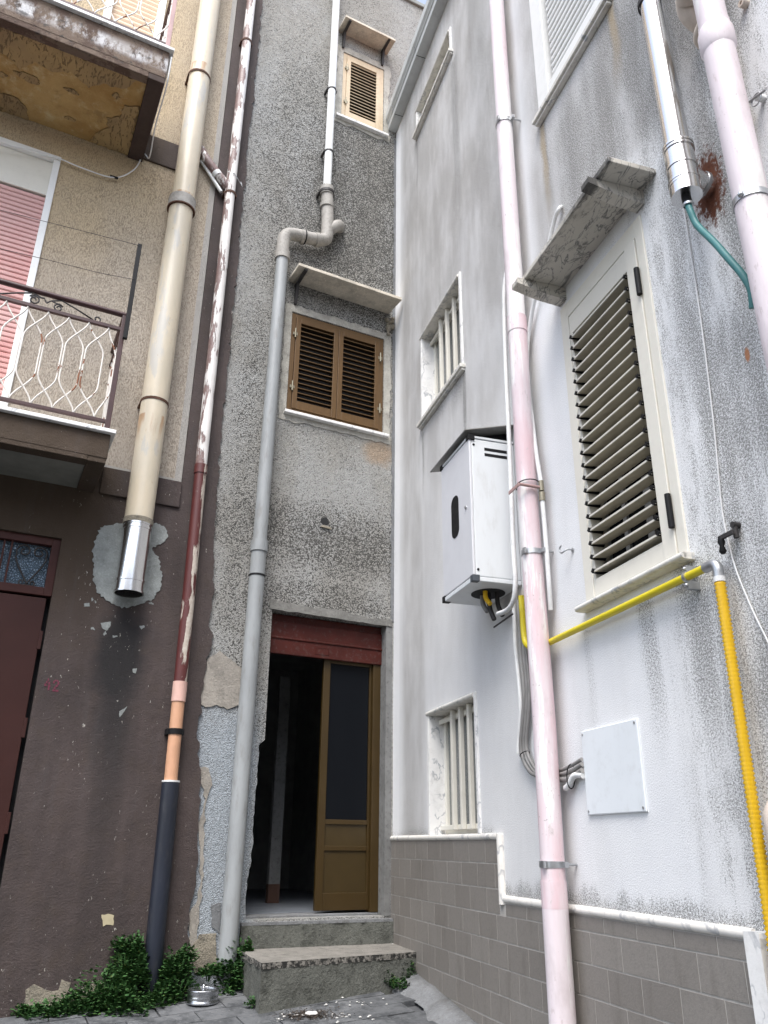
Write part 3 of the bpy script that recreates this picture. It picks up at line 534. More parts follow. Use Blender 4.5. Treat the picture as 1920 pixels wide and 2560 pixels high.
while x-HW > gx0:
    cx = x-HW/2; q = MB()
    for sg in (-1, 1):
        c = (cx+sg*0.052, gzt-0.062)
        sp = [(cx+(p[0]-cx)*1, p[1], p[2]) for p in spiral(c, 0.012, 0.055, 90 if sg > 0 else 90, 1.35*(-sg) if sg > 0 else 1.35)]
        end = sp[-1]; path = sp + [(cx+sg*(HW/2-0.018), 0.03, gzt-0.11), (cx+sg*0.075, 0.03, (gzb+gzt)/2-0.02), (cx, 0.03, gzb+0.02)]
        q.tube(path, 0.007, 6)
        q.tube([(cx, 0.03, gzb+0.012)]+[(p[0], 0.03, p[2]) for p in spiral((cx+sg*0.035, gzb+0.025), 0.022, 0.006, 250 if sg > 0 else 290, 1.0*sg)], 0.006, 6)
    q.build('heart_scroll', M['iron'], LH)
    for dx in (0.012, 0.062):
        if x-HW-dx > gx0: MB().box(x-HW-dx-0.014, x-HW-dx, 0.02, 0.036, gzb-0.01, gzt+0.01).build('transom_bar', M['doorframe'], LH)
    x -= HW+0.085
# tall window with pink roller shutter
win = MB(); rectframe(win, wx0, wx1, wz0+0.02, wz1, 0.055, -0.03, 0.10); wf = win.build('shutter_window_frame', M['ivory_w'], LH, 0.004)
MB().box(wx0+0.055, wx1-0.055, 0.012, 0.05, 6.02, wz1-0.055).build('shutter_box_panel', M['ivory'], wf, 0.004)
sm_ = MB(); L = wx1-wx0-0.11
sm_.prism([(-0.004, -0.0205), (-0.010, -0.012), (-0.010, 0.012), (-0.004, 0.0205), (0.004, 0.0205), (0.004, -0.0205)], -L/2, L/2, 'x'); sme = sm_.mesh('roller_slat'); sme.materials.append(M['pinkslat'])
z = 3.66
while z < 6.03: inst(sme, 'roller_slat', None, wf, ((wx0+wx1)/2, 0.035, z)); z += 0.0465
MB().box(wx0, wx1, 0.06, 0.08, wz0, wz1).build('window_glass', M['glassdark'], wf)
# upper window behind the upper balcony
win = MB(); rectframe(win, ux0, ux1, uz0+0.05, uz1, 0.07, -0.03, 0.10); uf = win.build('balcony_window_frame', M['ivory_w'], LH, 0.004)
L = ux1-ux0-0.14; b = MB(); b.prism([(-0.006, -0.03), (-0.012, 0.0), (-0.006, 0.03), (0.004, 0.03), (0.004, -0.03)], -L/2, L/2, 'x'); me = b.mesh('roller_slat'); me.materials.append(M['tanslat'])
z = 7.05
while z < 9.6: inst(me, 'roller_slat', None, uf, ((ux0+ux1)/2, 0.035, z)); z += 0.0635
MB().box(ux0, ux1, 0.06, 0.08, uz0, uz1).build('window_glass', M['glassdark'], uf)

# balconies -------------------------------------------------------
def balcony(xr, depth, z0, z1, kind):
    x0 = -4.85
    bal = MB()
    bal.box(x0, xr, -depth, -0.0125, z0+0.02, z1-0.03)
    B = bal.build('balcony', M['fascia'] if kind == 'up' else M['brown'], LH, 0.006)
    if kind == 'up': 
        for v in B.data.vertices: v.co.z -= z0
        B.location.z = z0; 
    MB().box(x0, xr+0.03, -depth-0.035, -0.0125, z1-0.03, z1).build('marble_floor_edge', M['marble'], B, 0.004).location.z = -(z0 if kind == 'up' else 0)
    return B
BL = balcony(-2.595, 0.60, 3.392, 3.635, 'low')
MB().box(-4.85, -2.72, -0.5, -0.0135, 3.388, 3.43).build('soffit_panel', plain('grey_green_soffit', (0.20, 0.20, 0.175), 0.9, 0, 0.3, 4), BL)
MB().box(-2.725, -2.60, -0.595, -0.0135, 3.375, 3.43).build('edge_beam', M['brown'], BL, 0.005)
MB().box(-4.85, -2.725, -0.597, -0.49, 3.378, 3.43).build('edge_beam', M['brown'], BL, 0.005)
BU = balcony(-2.64, 0.95, 6.745, 7.10, 'up'); oz = BU.location.z
def upb(mb, name, mat, bev=0.0): o = mb.build(name, mat, BU, bev); o.location.z = -oz; return o
upb(MB().box(-4.85, -2.77, -0.87, -0.0135, 6.735, 6.80), 'soffit_panel', M['soffit'])
upb(MB().box(-2.775, -2.643, -0.946, -0.0135, 6.705, 6.80), 'edge_beam', plain('dark_brown_beam', (0.055, 0.034, 0.026), 0.85, 0, 0.3), 0.005)
upb(MB().box(-4.85, -2.775, -0.947, -0.865, 6.712, 6.80), 'edge_beam', M['fascia'], 0.006)
for k, (P_) in enumerate((
    [(-4.8, -0.86), (-2.85, -0.86), (-2.95, -0.72), (-3.1, -0.70), (-3.2, -0.60), (-3.35, -0.70), (-3.5, -0.62), (-3.62, -0.66), (-3.72, -0.52), (-3.85, -0.62), (-4.1, -0.5), (-4.8, -0.55)],
    [(-2.78, -0.60), (-2.78, -0.02), (-3.12, -0.02), (-3.06, -0.16), (-2.98, -0.26), (-3.02, -0.36), (-2.92, -0.42), (-2.90, -0.56)],
    [(-4.8, -0.02), (-3.62, -0.02), (-3.66, -0.16), (-3.76, -0.22), (-3.86, -0.20), (-3.92, -0.28), (-4.06, -0.24), (-4.2, -0.34), (-4.8, -0.30)])):
    upb(MB().prism(rag(P_+[P_[0]], 0.018, 0.03, 20+k)[:-1], 6.722, 6.75, 'z'), 'plaster_remnant', M['remnant'])
for k, (cx, cy, rx, ry) in enumerate(((-3.66, -0.47, 0.10, 0.035), (-3.32, -0.50, 0.05, 0.022), (-2.98, -0.62, 0.03, 0.03), (-3.9, -0.40, 0.07, 0.03), (-3.3, -0.2, 0.04, 0.02))):
    upb(MB().prism(blob(cx, cy, rx, ry, 26, 0.4, k), 6.724, 6.75, 'z'), 'plaster_remnant', M['remnant'])

def railing(name, xr, y, zb, zt, pitch, label_, parent, handr=0.022, scroll=True, fade=False):
    R = MB(); x0 = -4.85; hm = M['rail']
    R.tube([(x0, y, zt), (xr+0.01, y, zt)], handr, 12); rail = R.build('balcony_railing', hm, LH)
    zu = zt-0.135; zl = zb+0.075
    MB().box(x0, xr, y-0.014, y+0.014, zu-0.014, zu+0.014).build('upper_rail', hm, rail, 0.002)
    MB().box(x0, xr, y-0.013, y+0.013, zl-0.013, zl+0.013).build('lower_rail', hm, rail, 0.002)
    MB().box(xr-0.018, xr+0.018, y-0.018, y+0.018, zb, zt).build('corner_post', hm if not fade else M['rail_pink'], rail, 0.003)
    # return rail to the wall
    q = MB(); q.tube([(xr, y, zt), (xr, -0.014, zt)], handr*0.9, 10); q.build('side_handrail', hm, rail)
    for zz in (zl, zu): MB().box(xr-0.012, xr+0.012, y, -0.014, zz-0.012, zz+0.012).build('side_rail', hm, rail)
    H = zu-zl; n = 0; x = xr-0.025
    def strand(xk, dx):
        pts = []; 
        for t in [i/30 for i in range(31)]:
            z_ = zl+H*t; u = min(t, 1-t); s_ = min(1.0, u/0.33); s_ = s_*s_*(3-2*s_)
            pts.append((xk+dx*s_*(0.94), y + (0.004 if dx > 0 else -0.004), z_))
        return pts
    xs = []; x = xr-0.028-pitch*0.5
    while x > x0+pitch: xs.append(x); x -= pitch
    for xk in xs:
        MB().tube(strand(xk, pitch), 0.0062, 6).build('wavy_bar', M['barw'], rail) if xk+pitch < xr+0.0 else MB().tube([(p[0] if p[0] < xr-0.02 else xr-0.02, p[1], p[2]) for p in strand(xk, pitch*0.6)], 0.0062, 6).build('wavy_bar', M['barw'], rail)
        MB().tube(strand(xk, -pitch), 0.0062, 6).build('wavy_bar', M['barw'], rail)
    # side bars
    yy = y+0.12
    while yy < -0.05:
        MB().tube([(xr, yy, zl), (xr, yy, zu)], 0.007, 6).build('side_bar', M['barw'], rail); yy += 0.12
    if scroll:
        for xc in (-3.18, -4.15):
            q = MB(); zc = (zt+zu)/2-0.01
            def spi(cx, cz, r0, r1, a0, tr, n=20): return [(cx+(r0+(r1-r0)*i/n)*cos(radians(a0)+2*pi*tr*i/n), y, cz+(r0+(r1-r0)*i/n)*sin(radians(a0)+2*pi*tr*i/n)) for i in range(n+1)]
            q.tube(spi(xc-0.085, zc, 0.012, 0.042, 0, 1.4)+[(xc-0.02, y, zc+0.035), (xc, y, zc)], 0.006, 6)
            q.tube(spi(xc+0.085, zc-0.015, 0.010, 0.036, 180, -1.4)+[(xc+0.03, y, zc+0.03), (xc, y, zc)], 0.006, 6)
            q.tube([(xc+0.03, y, zc+0.03), (xc+0.10, y, zc+0.055), (xc+0.2, y, zc+0.02), (xc+0.33, y, zc-0.035)]+spi(xc+0.36, zc-0.022, 0.034, 0.010, 200, 1.1), 0.006, 6)
            q.tube([(xc-0.03, y, zc+0.03), (xc-0.10, y, zc+0.055), (xc-0.2, y, zc+0.02), (xc-0.33, y, zc-0.035)], 0.006, 6)
            q.build('scroll', M['iron'], rail)
    return rail
railing('r', pA(311, 800, 0.57)[0], -0.57, 3.64, pA(318, 790, 0.57)[1], 0.142, '', LH)
railing('r', -2.665, -0.92, 7.10, 8.15, 0.165, '', LH, scroll=False, fade=True)
# ------------------------------------------------------------------ clothes-line post and lines on the lower balcony
cp0 = A3(311, 850, 0.60); cp1 = A3(364, 621, 0.60)
T = thing('clothesline_post', 'black square clothesline post standing at the corner of the lower balcony railing', 'post', FA, cp0)
MB().box(cp0[0]-0.016, cp0[0]+0.016, -0.635, -0.603, cp0[2], cp1[2]).build('bar', M['black'], T, 0.002)
def wire(pts, r, name, label, cat, fr, mat, smooth=True, grp=None, n=6):
    P = [Vector(p) for p in (spline(pts) if smooth else pts)]
    o = MB().tube(P, r, n).build(name, mat, fr=fr, org=tuple(P[-1])); return tag(o, label, cat, grp)
wire([A3(-120, 495, 0.60), A3(0, 525, 0.60), (cp0[0], -0.637, cp1[2]-0.02)], 0.0022, 'clothesline', 'thin upper clothesline wire tied to the top of the black balcony post', 'wire', FA, M['iron'])
wire([A3(-120, 595, 0.60), A3(100, 645, 0.60), A3(240, 680, 0.60), (cp0[0], -0.637, pA(339, 707, 0.6)[1])], 0.0022, 'clothesline', 'thin sagging lower clothesline wire tied to the middle of the black balcony post', 'wire', FA, M['iron'])
# white cable hanging from the upper balcony
cpts = [A3(426, 140, 0.96)]; cpts = [( -2.625, -0.99, pA(426, 147, 0.97)[1]), (-2.622, -0.9, 6.72), (-2.622, -0.5, 6.70), (-2.60, -0.16, 6.66)] + [A3(x, y, 0.05) for x, y in ((359, 386), (335, 424), (285, 444), (208, 421), (150, 397))] + [A3(x, y, 0.06) for x, y in ((96, 379), (0, 361), (-80, 350))]
wire(cpts, 0.0065, 'hanging_cable', 'white cable sagging from the upper balcony corner across the cream wall', 'cable', FA, M['conduit'])
q = A3(285, 444, 0.05); tag(MB().tube([(q[0]-0.035, q[1], q[2]+0.006), (q[0]+0.035, q[1], q[2]+0.006)], 0.0105, 8).build('cable_tape', M['black'], fr=FA, org=q), 'black tape wrapped round the lowest sag of the white cable', 'tape')

# ================================================================== MIDDLE HOUSE (pebble-dash)
MH = thing('pebbledash_house', 'tall narrow grey pebbledash house with brown shutters in the alley corner', 'house', FA, (0, 0, 0))
mw = dict(x0=-1.098, x1=-0.128, z0=4.50, z1=5.575); uw = dict(x0=-0.684, x1=-0.168, z0=8.305, z1=9.33)
dz = 2.665; thz = 0.435
dleft = [pA(x, y) for x, y in ((680, 1533), (662, 1850), (648, 1861), (643, 1958), (633, 2043), (631, 2075), (634, 2105), (622, 2186), (616, 2229), (613, 2300))]
dl = rag(dleft[1:], 0.009, 0.03, 8)
dhole = [dleft[0]] + dl + [(-0.012, dl[-1][1]), (-0.012, dz+0.0)]
dhole[0] = (dhole[0][0], dz)
rect = lambda x0, x1, z0, z1: [(x0, z0), (x1, z0), (x1, z1), (x0, z1)]
MB().prism([[(-1.78, -0.4), (0.0, -0.4), (0.6, 2.0), (0.6, 10.73), (-1.78, 10.73)], rect(mw['x0'], mw['x1'], mw['z0'], mw['z1']), rect(uw['x0'], uw['x1'], uw['z0'], uw['z1']), dhole], 0.0, 0.27).build('pebbledash_wall', M['pebble'], MH)
MB().box(-1.85, 0.75, -0.03, 0.4, 10.73, 10.80).build('roof_edge', M['cement'], MH, 0.01)
MB().box(-2.0, 3.0, 0.30, 0.34, 3.0, 10.7).build('inner_wall', M['dark'], MH)
# smooth plaster surrounds and repair patches
def patch(P_, y, mat, name, amp=0.012, step=0.04, seed=1, holes=None):
    poly = rag(P_+[P_[0]], amp, step, seed)[:-1]; return MB().prism([poly]+(holes or []), y, 0.02).build(name, mat, MH)
patch(rect(-1.17, -0.05, 4.41, 5.655), -0.006, M['surround'], 'window_surround', 0.02, 0.05, 3, [rect(mw['x0']-0.004, mw['x1']+0.004, mw['z0']-0.002, mw['z1']+0.004)])
patch(rect(-0.77, -0.09, 8.22, 9.42), -0.006, M['surround'], 'window_surround', 0.03, 0.07, 4, [rect(uw['x0']-0.004, uw['x1']+0.004, uw['z0']-0.002, uw['z1']+0.004)])
sl_ = [pA(480, 1960), ]
P_ = [pA(1310/2.592, 1280+y/2.592) for y in (0,)]
P_ = [pA(x/2.592, 1280+y/2.592) for x, y in ((1345, 950), (1420, 900), (1500, 960), (1560, 1010), (1560, 1240), (1470, 1280), (1400, 1250), (1330, 1265), (1285, 1240))]
patch(P_, -0.010, M['cement2'], 'repair_patch', 0.01, 0.03, 6)
P_ = [pA(x/2.592, 1920+y/2.592) for x, y in ((1290, 1080), (1400, 1070), (1400, 1330), (1260, 1330), (1225, 1200))]
patch(P_, -0.012, M['rubble'], 'repair_patch', 0.012, 0.03, 7)
P_ = [pA(x/2.592, 1920+y/2.592) for x, y in ((1220, 950), (1270, 880), (1300, 700), (1285, 400), (1330, 200), (1300, 60), (1290, 0), (1350, 0), (1375, 110), (1330, 240), (1320, 500), (1310, 760), (1290, 1000), (1240, 1300), (1225, 1290))]
patch(P_, -0.008, M['cement2'], 'repair_patch', 0.012, 0.03, 11)
P_ = [pA(x/2.592, 1920+y/2.592) for x, y in ((1365, 890), (1430, 870), (1425, 1080), (1370, 1030))]
patch(P_, -0.006, M['conc_light'], 'repair_patch', 0.008, 0.03, 12)
MB().prism(rag([(-1.10, 2.665), (-0.02, 2.65), (-0.02, 2.715), (-0.3, 2.70), (-0.5, 2.735), (-0.75, 2.72), (-1.13, 2.745), (-1.13, 2.665), (-1.10, 2.665)], 0.006, 0.04, 3)[:-1], -0.008, 0.02).build('lintel_plaster', M['lintel'], MH)
# hole in the wall
hx, hz = pA(812, 1303); 
b = MB(); b.prism(blob(hx, hz, 0.036, 0.038, 18, 0.3, 3), -0.003, 0.05); b.build('wall_hole', M['dark'], MH)
MB().prism([(hx-0.045, hz-0.062), (hx+0.06, hz-0.068), (hx+0.052, hz-0.052), (hx-0.02, hz-0.042)], -0.014, 0.02).build('hole_rim', M['rubble'], MH)

def shutter_pair(W, leaves, mat, slatmat, n, label, name, yf=0.0):
    x0, x1, z0, z1 = W['x0'], W['x1'], W['z0'], W['z1']
    f = MB(); rectframe(f, x0, x1, z0, z1, 0.045, 0.004, 0.09); o = f.build('shutter_frame', mat, MH, 0.003)
    w_ = (x1-x0-0.09)/leaves
    for k in range(leaves):
        a = x0+0.045+w_*k; b_ = a+w_
        l = MB(); st_ = 0.05; l.box(a+0.002, a+st_, -0.006, 0.05, z0+0.046, z1-0.046); l.box(b_-st_, b_-0.002, -0.006, 0.05, z0+0.046, z1-0.046); l.box(a+st_, b_-st_, -0.005, 0.049, z0+0.046, z0+0.046+0.085); l.box(a+st_, b_-st_, -0.005, 0.049, z1-0.046-0.055, z1-0.046)
        l.build('leaf_frame', mat, o, 0.003)
        louvre(o, a+st_-0.004, b_-st_+0.004, z0+0.14, z1-0.11, 0.016, n, 0.030, 0.0045, slatmat, radians(-6), None, mat)  # slat bodies carry underside shade in their colour; lips keep the frame paint
    for zz in (z0+0.22, z1-0.28):
        for xs in ((x0+0.04, x1-0.04) if leaves == 2 else (x0+0.045,)):
            h = MB(); h.tube([(xs, -0.014, zz), (xs, -0.014, zz+0.10)], 0.008, 8); h.box(xs-0.022, xs+0.022, -0.010, 0.0, zz+0.03, zz+0.06); h.build('hinge', M['brass'], o)
    MB().box(x0, x1, 0.12, 0.13, z0, z1).build('window_glass', M['dark'], o)
    return o
shutter_pair(mw, 2, M['bframe'], M['slat_shade'], 16, '', '')
shutter_pair(uw, 1, M['tanframe'], M['slat_shade'], 16, '', '')
sx0, sx1 = pA(708.5, 1028)[0], pA(968, 1098)[0]
MB().box(sx0, sx1, -0.05, 0.06, 4.468, 4.497).build('window_sill', M['marble'], MH, 0.004)
MB().box(-0.755, -0.115, -0.05, 0.06, 8.27, 8.302).build('window_sill', M['marble'], MH, 0.004)
def canopyA(x0, x1, z, d, irons, mat):
    b = MB(); b.hexa([(x0, -d, z-0.01), (x1, -d, z-0.025), (x1, 0.02, z), (x0, 0.02, z+0.015)], [(x0, -d, z+0.022), (x1, -d, z+0.008), (x1, 0.02, z+0.032), (x0, 0.02, z+0.047)])
    c = b.build('canopy_slab', mat, MH, 0.004)
    for xi in irons:
        q = MB(); q.box(xi-0.014, xi+0.014, -d+0.01, -0.004, z-0.03, z-0.008); q.hexa([(xi-0.012, -0.03, z-0.24), (xi+0.012, -0.03, z-0.24), (xi+0.012, -0.008, z-0.24), (xi-0.012, -0.008, z-0.24)], [(xi-0.012, -0.07, z-0.028), (xi+0.012, -0.07, z-0.028), (xi+0.012, -0.008, z-0.028), (xi-0.012, -0.008, z-0.028)])
        q.build('canopy_bracket', M['iron'], c)
    return c
canopyA(-1.16, -0.075, 5.90, 0.29, (-1.08,), M['slabA'])
canopyA(-0.765, -0.125, 9.615, 0.22, (-0.70, -0.20), M['slabA'])
b = MB(); 
for k in range(14): b.ico((-0.06+random.uniform(-0.05, 0.03), -0.02, 5.76+random.uniform(-0.12, 0.08)), random.uniform(0.012, 0.03), 1, jit=0.35)
b.build('broken_masonry', M['rubble'], MH)
# ragged mortar along the wall corner
pts = rag([(-0.035, 2.7), (-0.03, 4.3)], 0.012, 0.03, 31)+rag([(-0.03, 4.32), (-0.026, 8.3)], 0.012, 0.03, 33)
MB().prism(pts+[(0.004, 8.3), (0.004, 2.7)], -0.006, 0.01).build('corner_mortar', M['conc_light'], MH)
# doorway: roller shutter bottom, frame, sliding leaf, room behind
rz0, rz1 = pA(800, 1640, -0.10)[1], dz
b = MB(); 
for (za, zb_, yy) in ((2.60, 2.66, 0.10), (2.465, 2.60, 0.085), (2.33, 2.455, 0.085)):
    b.box(-1.16, -0.014, yy, yy+0.03, za, zb_)
b.box(-1.16, -0.014, 0.075, 0.12, 2.452, 2.470); RS = b.build('roller_shutter', M['redroll'], MH, 0.006)
b = MB(); rectframe(b, -0.68, -0.56, 2.36, 2.42, 0.006, 0.081, 0.09); b.build('lock_plate', M['redroll'], RS)
b = MB(); b.box(-1.22, -1.165, 0.10, 0.17, thz, 2.4); b.box(-0.14, -0.07, 0.10, 0.19, thz, 2.45); b.box(-1.165, -0.14, 0.12, 0.17, 2.36, 2.45); DF = b.build('door_frame', M['bronze'], MH, 0.003)
lx0, lx1 = pA(789, 2150, -0.15)[0], pA(934, 2150, -0.15)[0]; lx1 = -0.14
b = MB(); b.box(lx0, lx0+0.06, 0.13, 0.165, thz+0.015, 2.36); b.box(lx1-0.02, lx1, 0.13, 0.165, thz+0.015, 2.36)
for (za, zb_) in ((thz+0.015, thz+0.135), (thz+0.43, thz+0.465), (thz+0.62, thz+0.655), (2.31, 2.36)): b.box(lx0+0.06, lx1-0.02, 0.131, 0.164, za, zb_)
LEAF = b.build('sliding_door_leaf', M['bronze'], MH, 0.003)
MB().box(lx0+0.06, lx1-0.02, 0.143, 0.152, thz+0.135, thz+0.43).build('lower_panel', M['bronze_panel'], LEAF)
MB().box(lx0+0.06, lx1-0.02, 0.145, 0.154, thz+0.465, thz+0.62).build('middle_panel', M['bronze_panel'], LEAF)
MB().box(lx0+0.06, lx1-0.02, 0.147, 0.152, thz+0.655, 2.31).build('door_glass', M['glassdark'], LEAF)
b = MB(); b.box(-0.0705, -0.0125, 0.0, 0.30, 0.40, dz-0.001); b.build('door_jamb', M['jamb'], MH)
MB().prism(rag([(0.012, 0.44), (0.012, 1.2), (-0.02, 1.35), (-0.02, 1.8), (0.012, 1.9), (0.012, 2.6), (0.03, 2.6)], 0.005, 0.05, 4)+[(0.03, 0.44)], -0.020, -0.075, 'x') if False else None
b = MB(); b.box(-2.1, 0.5, 0.2705, 3.6, thz-0.06, thz); b.build('room_floor', M['roomf'], MH)
b = MB(); b.box(-2.14, -2.1, 0.27, 3.6, thz-0.06, 2.95); b.box(0.5, 0.54, 0.27, 3.6, thz-0.06, 2.95); b.box(-2.14, 0.54, 3.6, 3.64, thz-0.06, 2.95); b.box(-2.14, 0.54, 0.27, 3.64, 2.95, 3.0); b.build('room_wall', M['roomw'], MH)
q0 = pA(678, 2100, -1.3)[0]; q1 = pA(706, 2100, -1.3)[0]
MB().box(q0, q1, 1.3, 1.36, thz+0.15, 2.4).build('inner_door_post', M['jamb'], MH, 0.004)
MB().box(q0, q1, 1.302, 1.36, thz, thz+0.15).build('inner_door_post_foot', plain('wood_foot', (0.09, 0.045, 0.03), 0.7), MH)
tm = MB().box(-0.146, 0.146, -0.006, 0.006, -0.146, 0.146).mesh('room_tile'); tm.materials.append(plain('dark_kitchen_tile', (0.075, 0.078, 0.075), 0.25))
for ix in range(5):
    for iz in range(4): inst(tm, 'room_tile', None, MH, (-1.35+ix*0.3, 3.585, thz+0.15+iz*0.3))

# ------------------------------------------------------------------ steps
def wl(fr, x, y, z): p = fr @ Vector((x, y, 0)); return (p.x, p.y, z)
ST = thing('entrance_steps', 'two mossy concrete doorsteps with chipped pale edges leading up to the open doorway', 'steps', FW, (-0.35, 6.2, -0.05))
def slabstep(poly, z0, z1, name, topmat, side, nose=0.012, edge_seed=1, th=0.05):
    r = random.Random(edge_seed); n = len(poly)
    dense = rag(poly+[poly[0]], 0.004, 0.06, edge_seed)[:-1]
    lowp = [(p[0]+r.uniform(-.003, .003), p[1]+r.uniform(-.003, .003)) for p in dense]
    MB().prism(lowp, z0, z1-th, 'z').build(name, side, ST)
    cx = sum(p[0] for p in poly)/n; cy = sum(p[1] for p in poly)/n
    tp = rag([(cx+(p[0]-cx)*(1+nose), cy+(p[1]-cy)*(1+nose)) for p in poly+[poly[0]]], 0.007, 0.035, edge_seed+5)[:-1]
    MB().prism(tp, z1-th, z1, 'z').build(name+'_tread', topmat, ST, 0.004)
A2 = lambda a, y: wl(FA, a, y, 0)[:2]; B2 = lambda a, y: wl(FB, a, y, 0)[:2]
slabstep([A2(-1.19, 0.10), A2(-1.19, -0.035), B2(0.07, -0.012), A2(-0.01, 0.10)], 0.1, 0.40, 'upper_riser', M['conc_light'], M['step'], 0.0, 3, 0.018)
MB().box(-1.2, -0.012, 0.085, 0.29, 0.3, thz-0.002).build('x', M['step'])if False else None
b = MB(); b.box(-1.21, -0.0715, 0.1003, 0.269, 0.30, thz-0.003); ob = b.build('threshold', M['conc_light'], MH, 0.006)
zt = 0.236
slabstep([A2(-1.19, 0.02), (-0.715, 5.585), B2(0.588, -0.010), A2(-0.0, -0.005)], -0.2, zt, 'lower_riser', M['steptop'], M['step'], 0.01, 9, 0.035)
# fillet of cement along the tiled wall
fi = MB(); prof = []; 
for i in range(40):
    b_ = 0.56+i*0.13; p0 = FB @ Vector((b_, -0.004, 0)); p1 = FB @ Vector((b_, -0.16-0.05*sin(i*1.3)-random.uniform(0, 0.02), 0)); hgt = 0.075*max(0.45, 1-0.03*i)+random.uniform(-0.008, 0.008)
    prof.append([(p0.x, p0.y, gz(p0.x, p0.y)-0.05), (p0.x, p0.y, gz(p0.x, p0.y)+hgt), ((p0.x+p1.x)/2, (p0.y+p1.y)/2, gz(p0.x, p0.y)+hgt*0.55), (p1.x, p1.y, gz(p1.x, p1.y)-0.012)])
vv = [q for pr in prof for q in pr]; ff = [(i*4+k, i*4+k+1, i*4+4+k+1, i*4+4+k) for i in range(39) for k in range(3)]
fi.add(vv, ff, True); tag(fi.build('cement_fillet', M['conc_light'], fr=FW, org=(0.3, 6.1, 0)), 'rough pale cement fillet running along the foot of the tiled wall', 'kerb')
# ================================================================== HOUSE ON THE RIGHT (white stucco, tiled foot)
RH = thing('white_stucco_house', 'white stucco house streaked with mould, grey tiled foot and marble-trimmed windows', 'house', FB, (0, 0, 0))
XR = 8.2
SW = [dict(x0=0.86, x1=1.765, z0=0.975, z1=1.808), dict(x0=0.79, x1=1.735, z0=4.225, z1=5.11), dict(x0=0.715, x1=1.70, z0=7.62, z1=7.965)]
BW = dict(x0=3.16, x1=3.95, z0=1.985, z1=3.72); TW = dict(x0=3.12, x1=3.95, z0=5.245, z1=7.0)
wr = lambda W: rect(W['x0'], W['x1'], W['z0'], W['z1'])
MB().prism([rect(-0.15, XR, -1.2, 8.41)] + [wr(W) for W in SW] + [wr(BW), wr(TW)], 0.0, 0.30).build('stucco_wall', M['white'], RH)
MB().box(0.25, XR, 0.32, 3.0, -1.2, 8.6).build('house_body', M['roomw'], RH)
b = MB(); b.hexa([(-0.1, -0.02, 8.66), (XR, -0.02, 8.66), (XR, 3.0, 9.4), (-0.1+0.9, 3.0, 9.4)], [(-0.1, -0.02, 8.72), (XR, -0.02, 8.72), (XR, 3.0, 9.46), (0.8, 3.0, 9.46)]); b.build('roof', M['terracotta'], RH)
gp = [(0.05, 8.412), (-0.10, 8.42), (-0.102, 8.50), (-0.112, 8.502), (-0.112, 8.525), (-0.135, 8.55), (-0.135, 8.655), (0.05, 8.655)]
for (x0, x1) in ((-0.02, 0.235), (0.245, 0.985), (0.995, 2.6), (2.61, 4.6), (4.61, 6.6), (6.61, XR)):
    MB().prism(gp, x0, x1, 'x').build('gutter', M['gutter'], RH, 0.002)
for xj in (0.24, 0.99, 2.605, 4.605): MB().prism([(0.02, 8.416), (-0.097, 8.424), (-0.099, 8.5), (0.02, 8.5)], xj-0.006, xj+0.006, 'x').build('gutter_joint', M['black'], RH)
(lambda *a: None)(0) if True else MB().box(-0.0, 0.17, -0.006, 0.0, 1.0, 8.405).build('corner_band', plain('smooth_white_band', (0.78, 0.78, 0.79), 0.8, 0, 0.12, 2), RH, 0.002)
# tile cladding: every tile a piece of its own
bed = [(0.0, -1.2), (XR, -1.2), (XR, 0.625), (2.02, 0.625), (2.02, 0.945), (0.0, 0.945)]
MB().prism(bed, -0.0092, 0.02).build('grout_bed', M['mortar'], RH)
TWd, THt = 0.2475, 0.1283
def tile_mesh(wd, ht):
    b = MB(); b.box(-wd/2, wd/2, -0.007, 0.004, -ht/2, ht/2); me = b.mesh('tile'); me.materials.append(M['tile']); return me
tcache = {}
nt = 0
for r in range(0, 14):
    zt_ = 0.945-0.128*r; zb_ = zt_-THt; ph = 0.0975 if r % 2 == 0 else 0.2215
    for k in range(-1, 22):
        x0 = ph+(k-0)*TWd; x1 = x0+TWd; top = zt_
        if x0 > 5.2: continue
        if x0 < 2.02-0.12 and x1 <= 2.04: pass
        elif x0 < 2.02 < x1 and zt_ > 0.63: x1 = 2.0
        elif x0 >= 1.9: top = min(zt_, 0.625)
        x0 = max(0.0, x0)
        if top-zb_ < 0.02 or x1-x0 < 0.02: continue
        if zb_ < gl(FB, (x0+x1)/2, 0)-0.16: continue
        key = (round(x1-x0, 3), round(top-zb_, 3))
        if key not in tcache: tcache[key] = tile_mesh(key[0]-0.008, key[1]-0.008)
        inst(tcache[key], 'tile', None, RH, ((x0+x1)/2, -0.0045, (top+zb_)/2+rp.uniform(-.0008, .0008))); nt += 1
# half-round marble trim above the tiles
def trim(p0, p1, r, name='marble_trim'): return MB().tube([p0, p1], r, 14).build(name, M['trim'], RH)
trim((0.0, -0.004, 0.958), (2.02, -0.004, 0.958), 0.0185); trim((2.040, -0.004, 0.972), (2.040, -0.004, 0.615), 0.026)
for (x0, x1) in ((2.05, 2.72), (2.723, 4.0)): trim((x0, -0.004, 0.643), (x1, -0.004, 0.643), 0.019)
MB().prism([(3.995, -1.0), (4.075, -1.0), (4.075, 0.66), (4.0, 0.655)], -0.05, 0.0).build('marble_door_jamb', M['marble'], RH, 0.02)
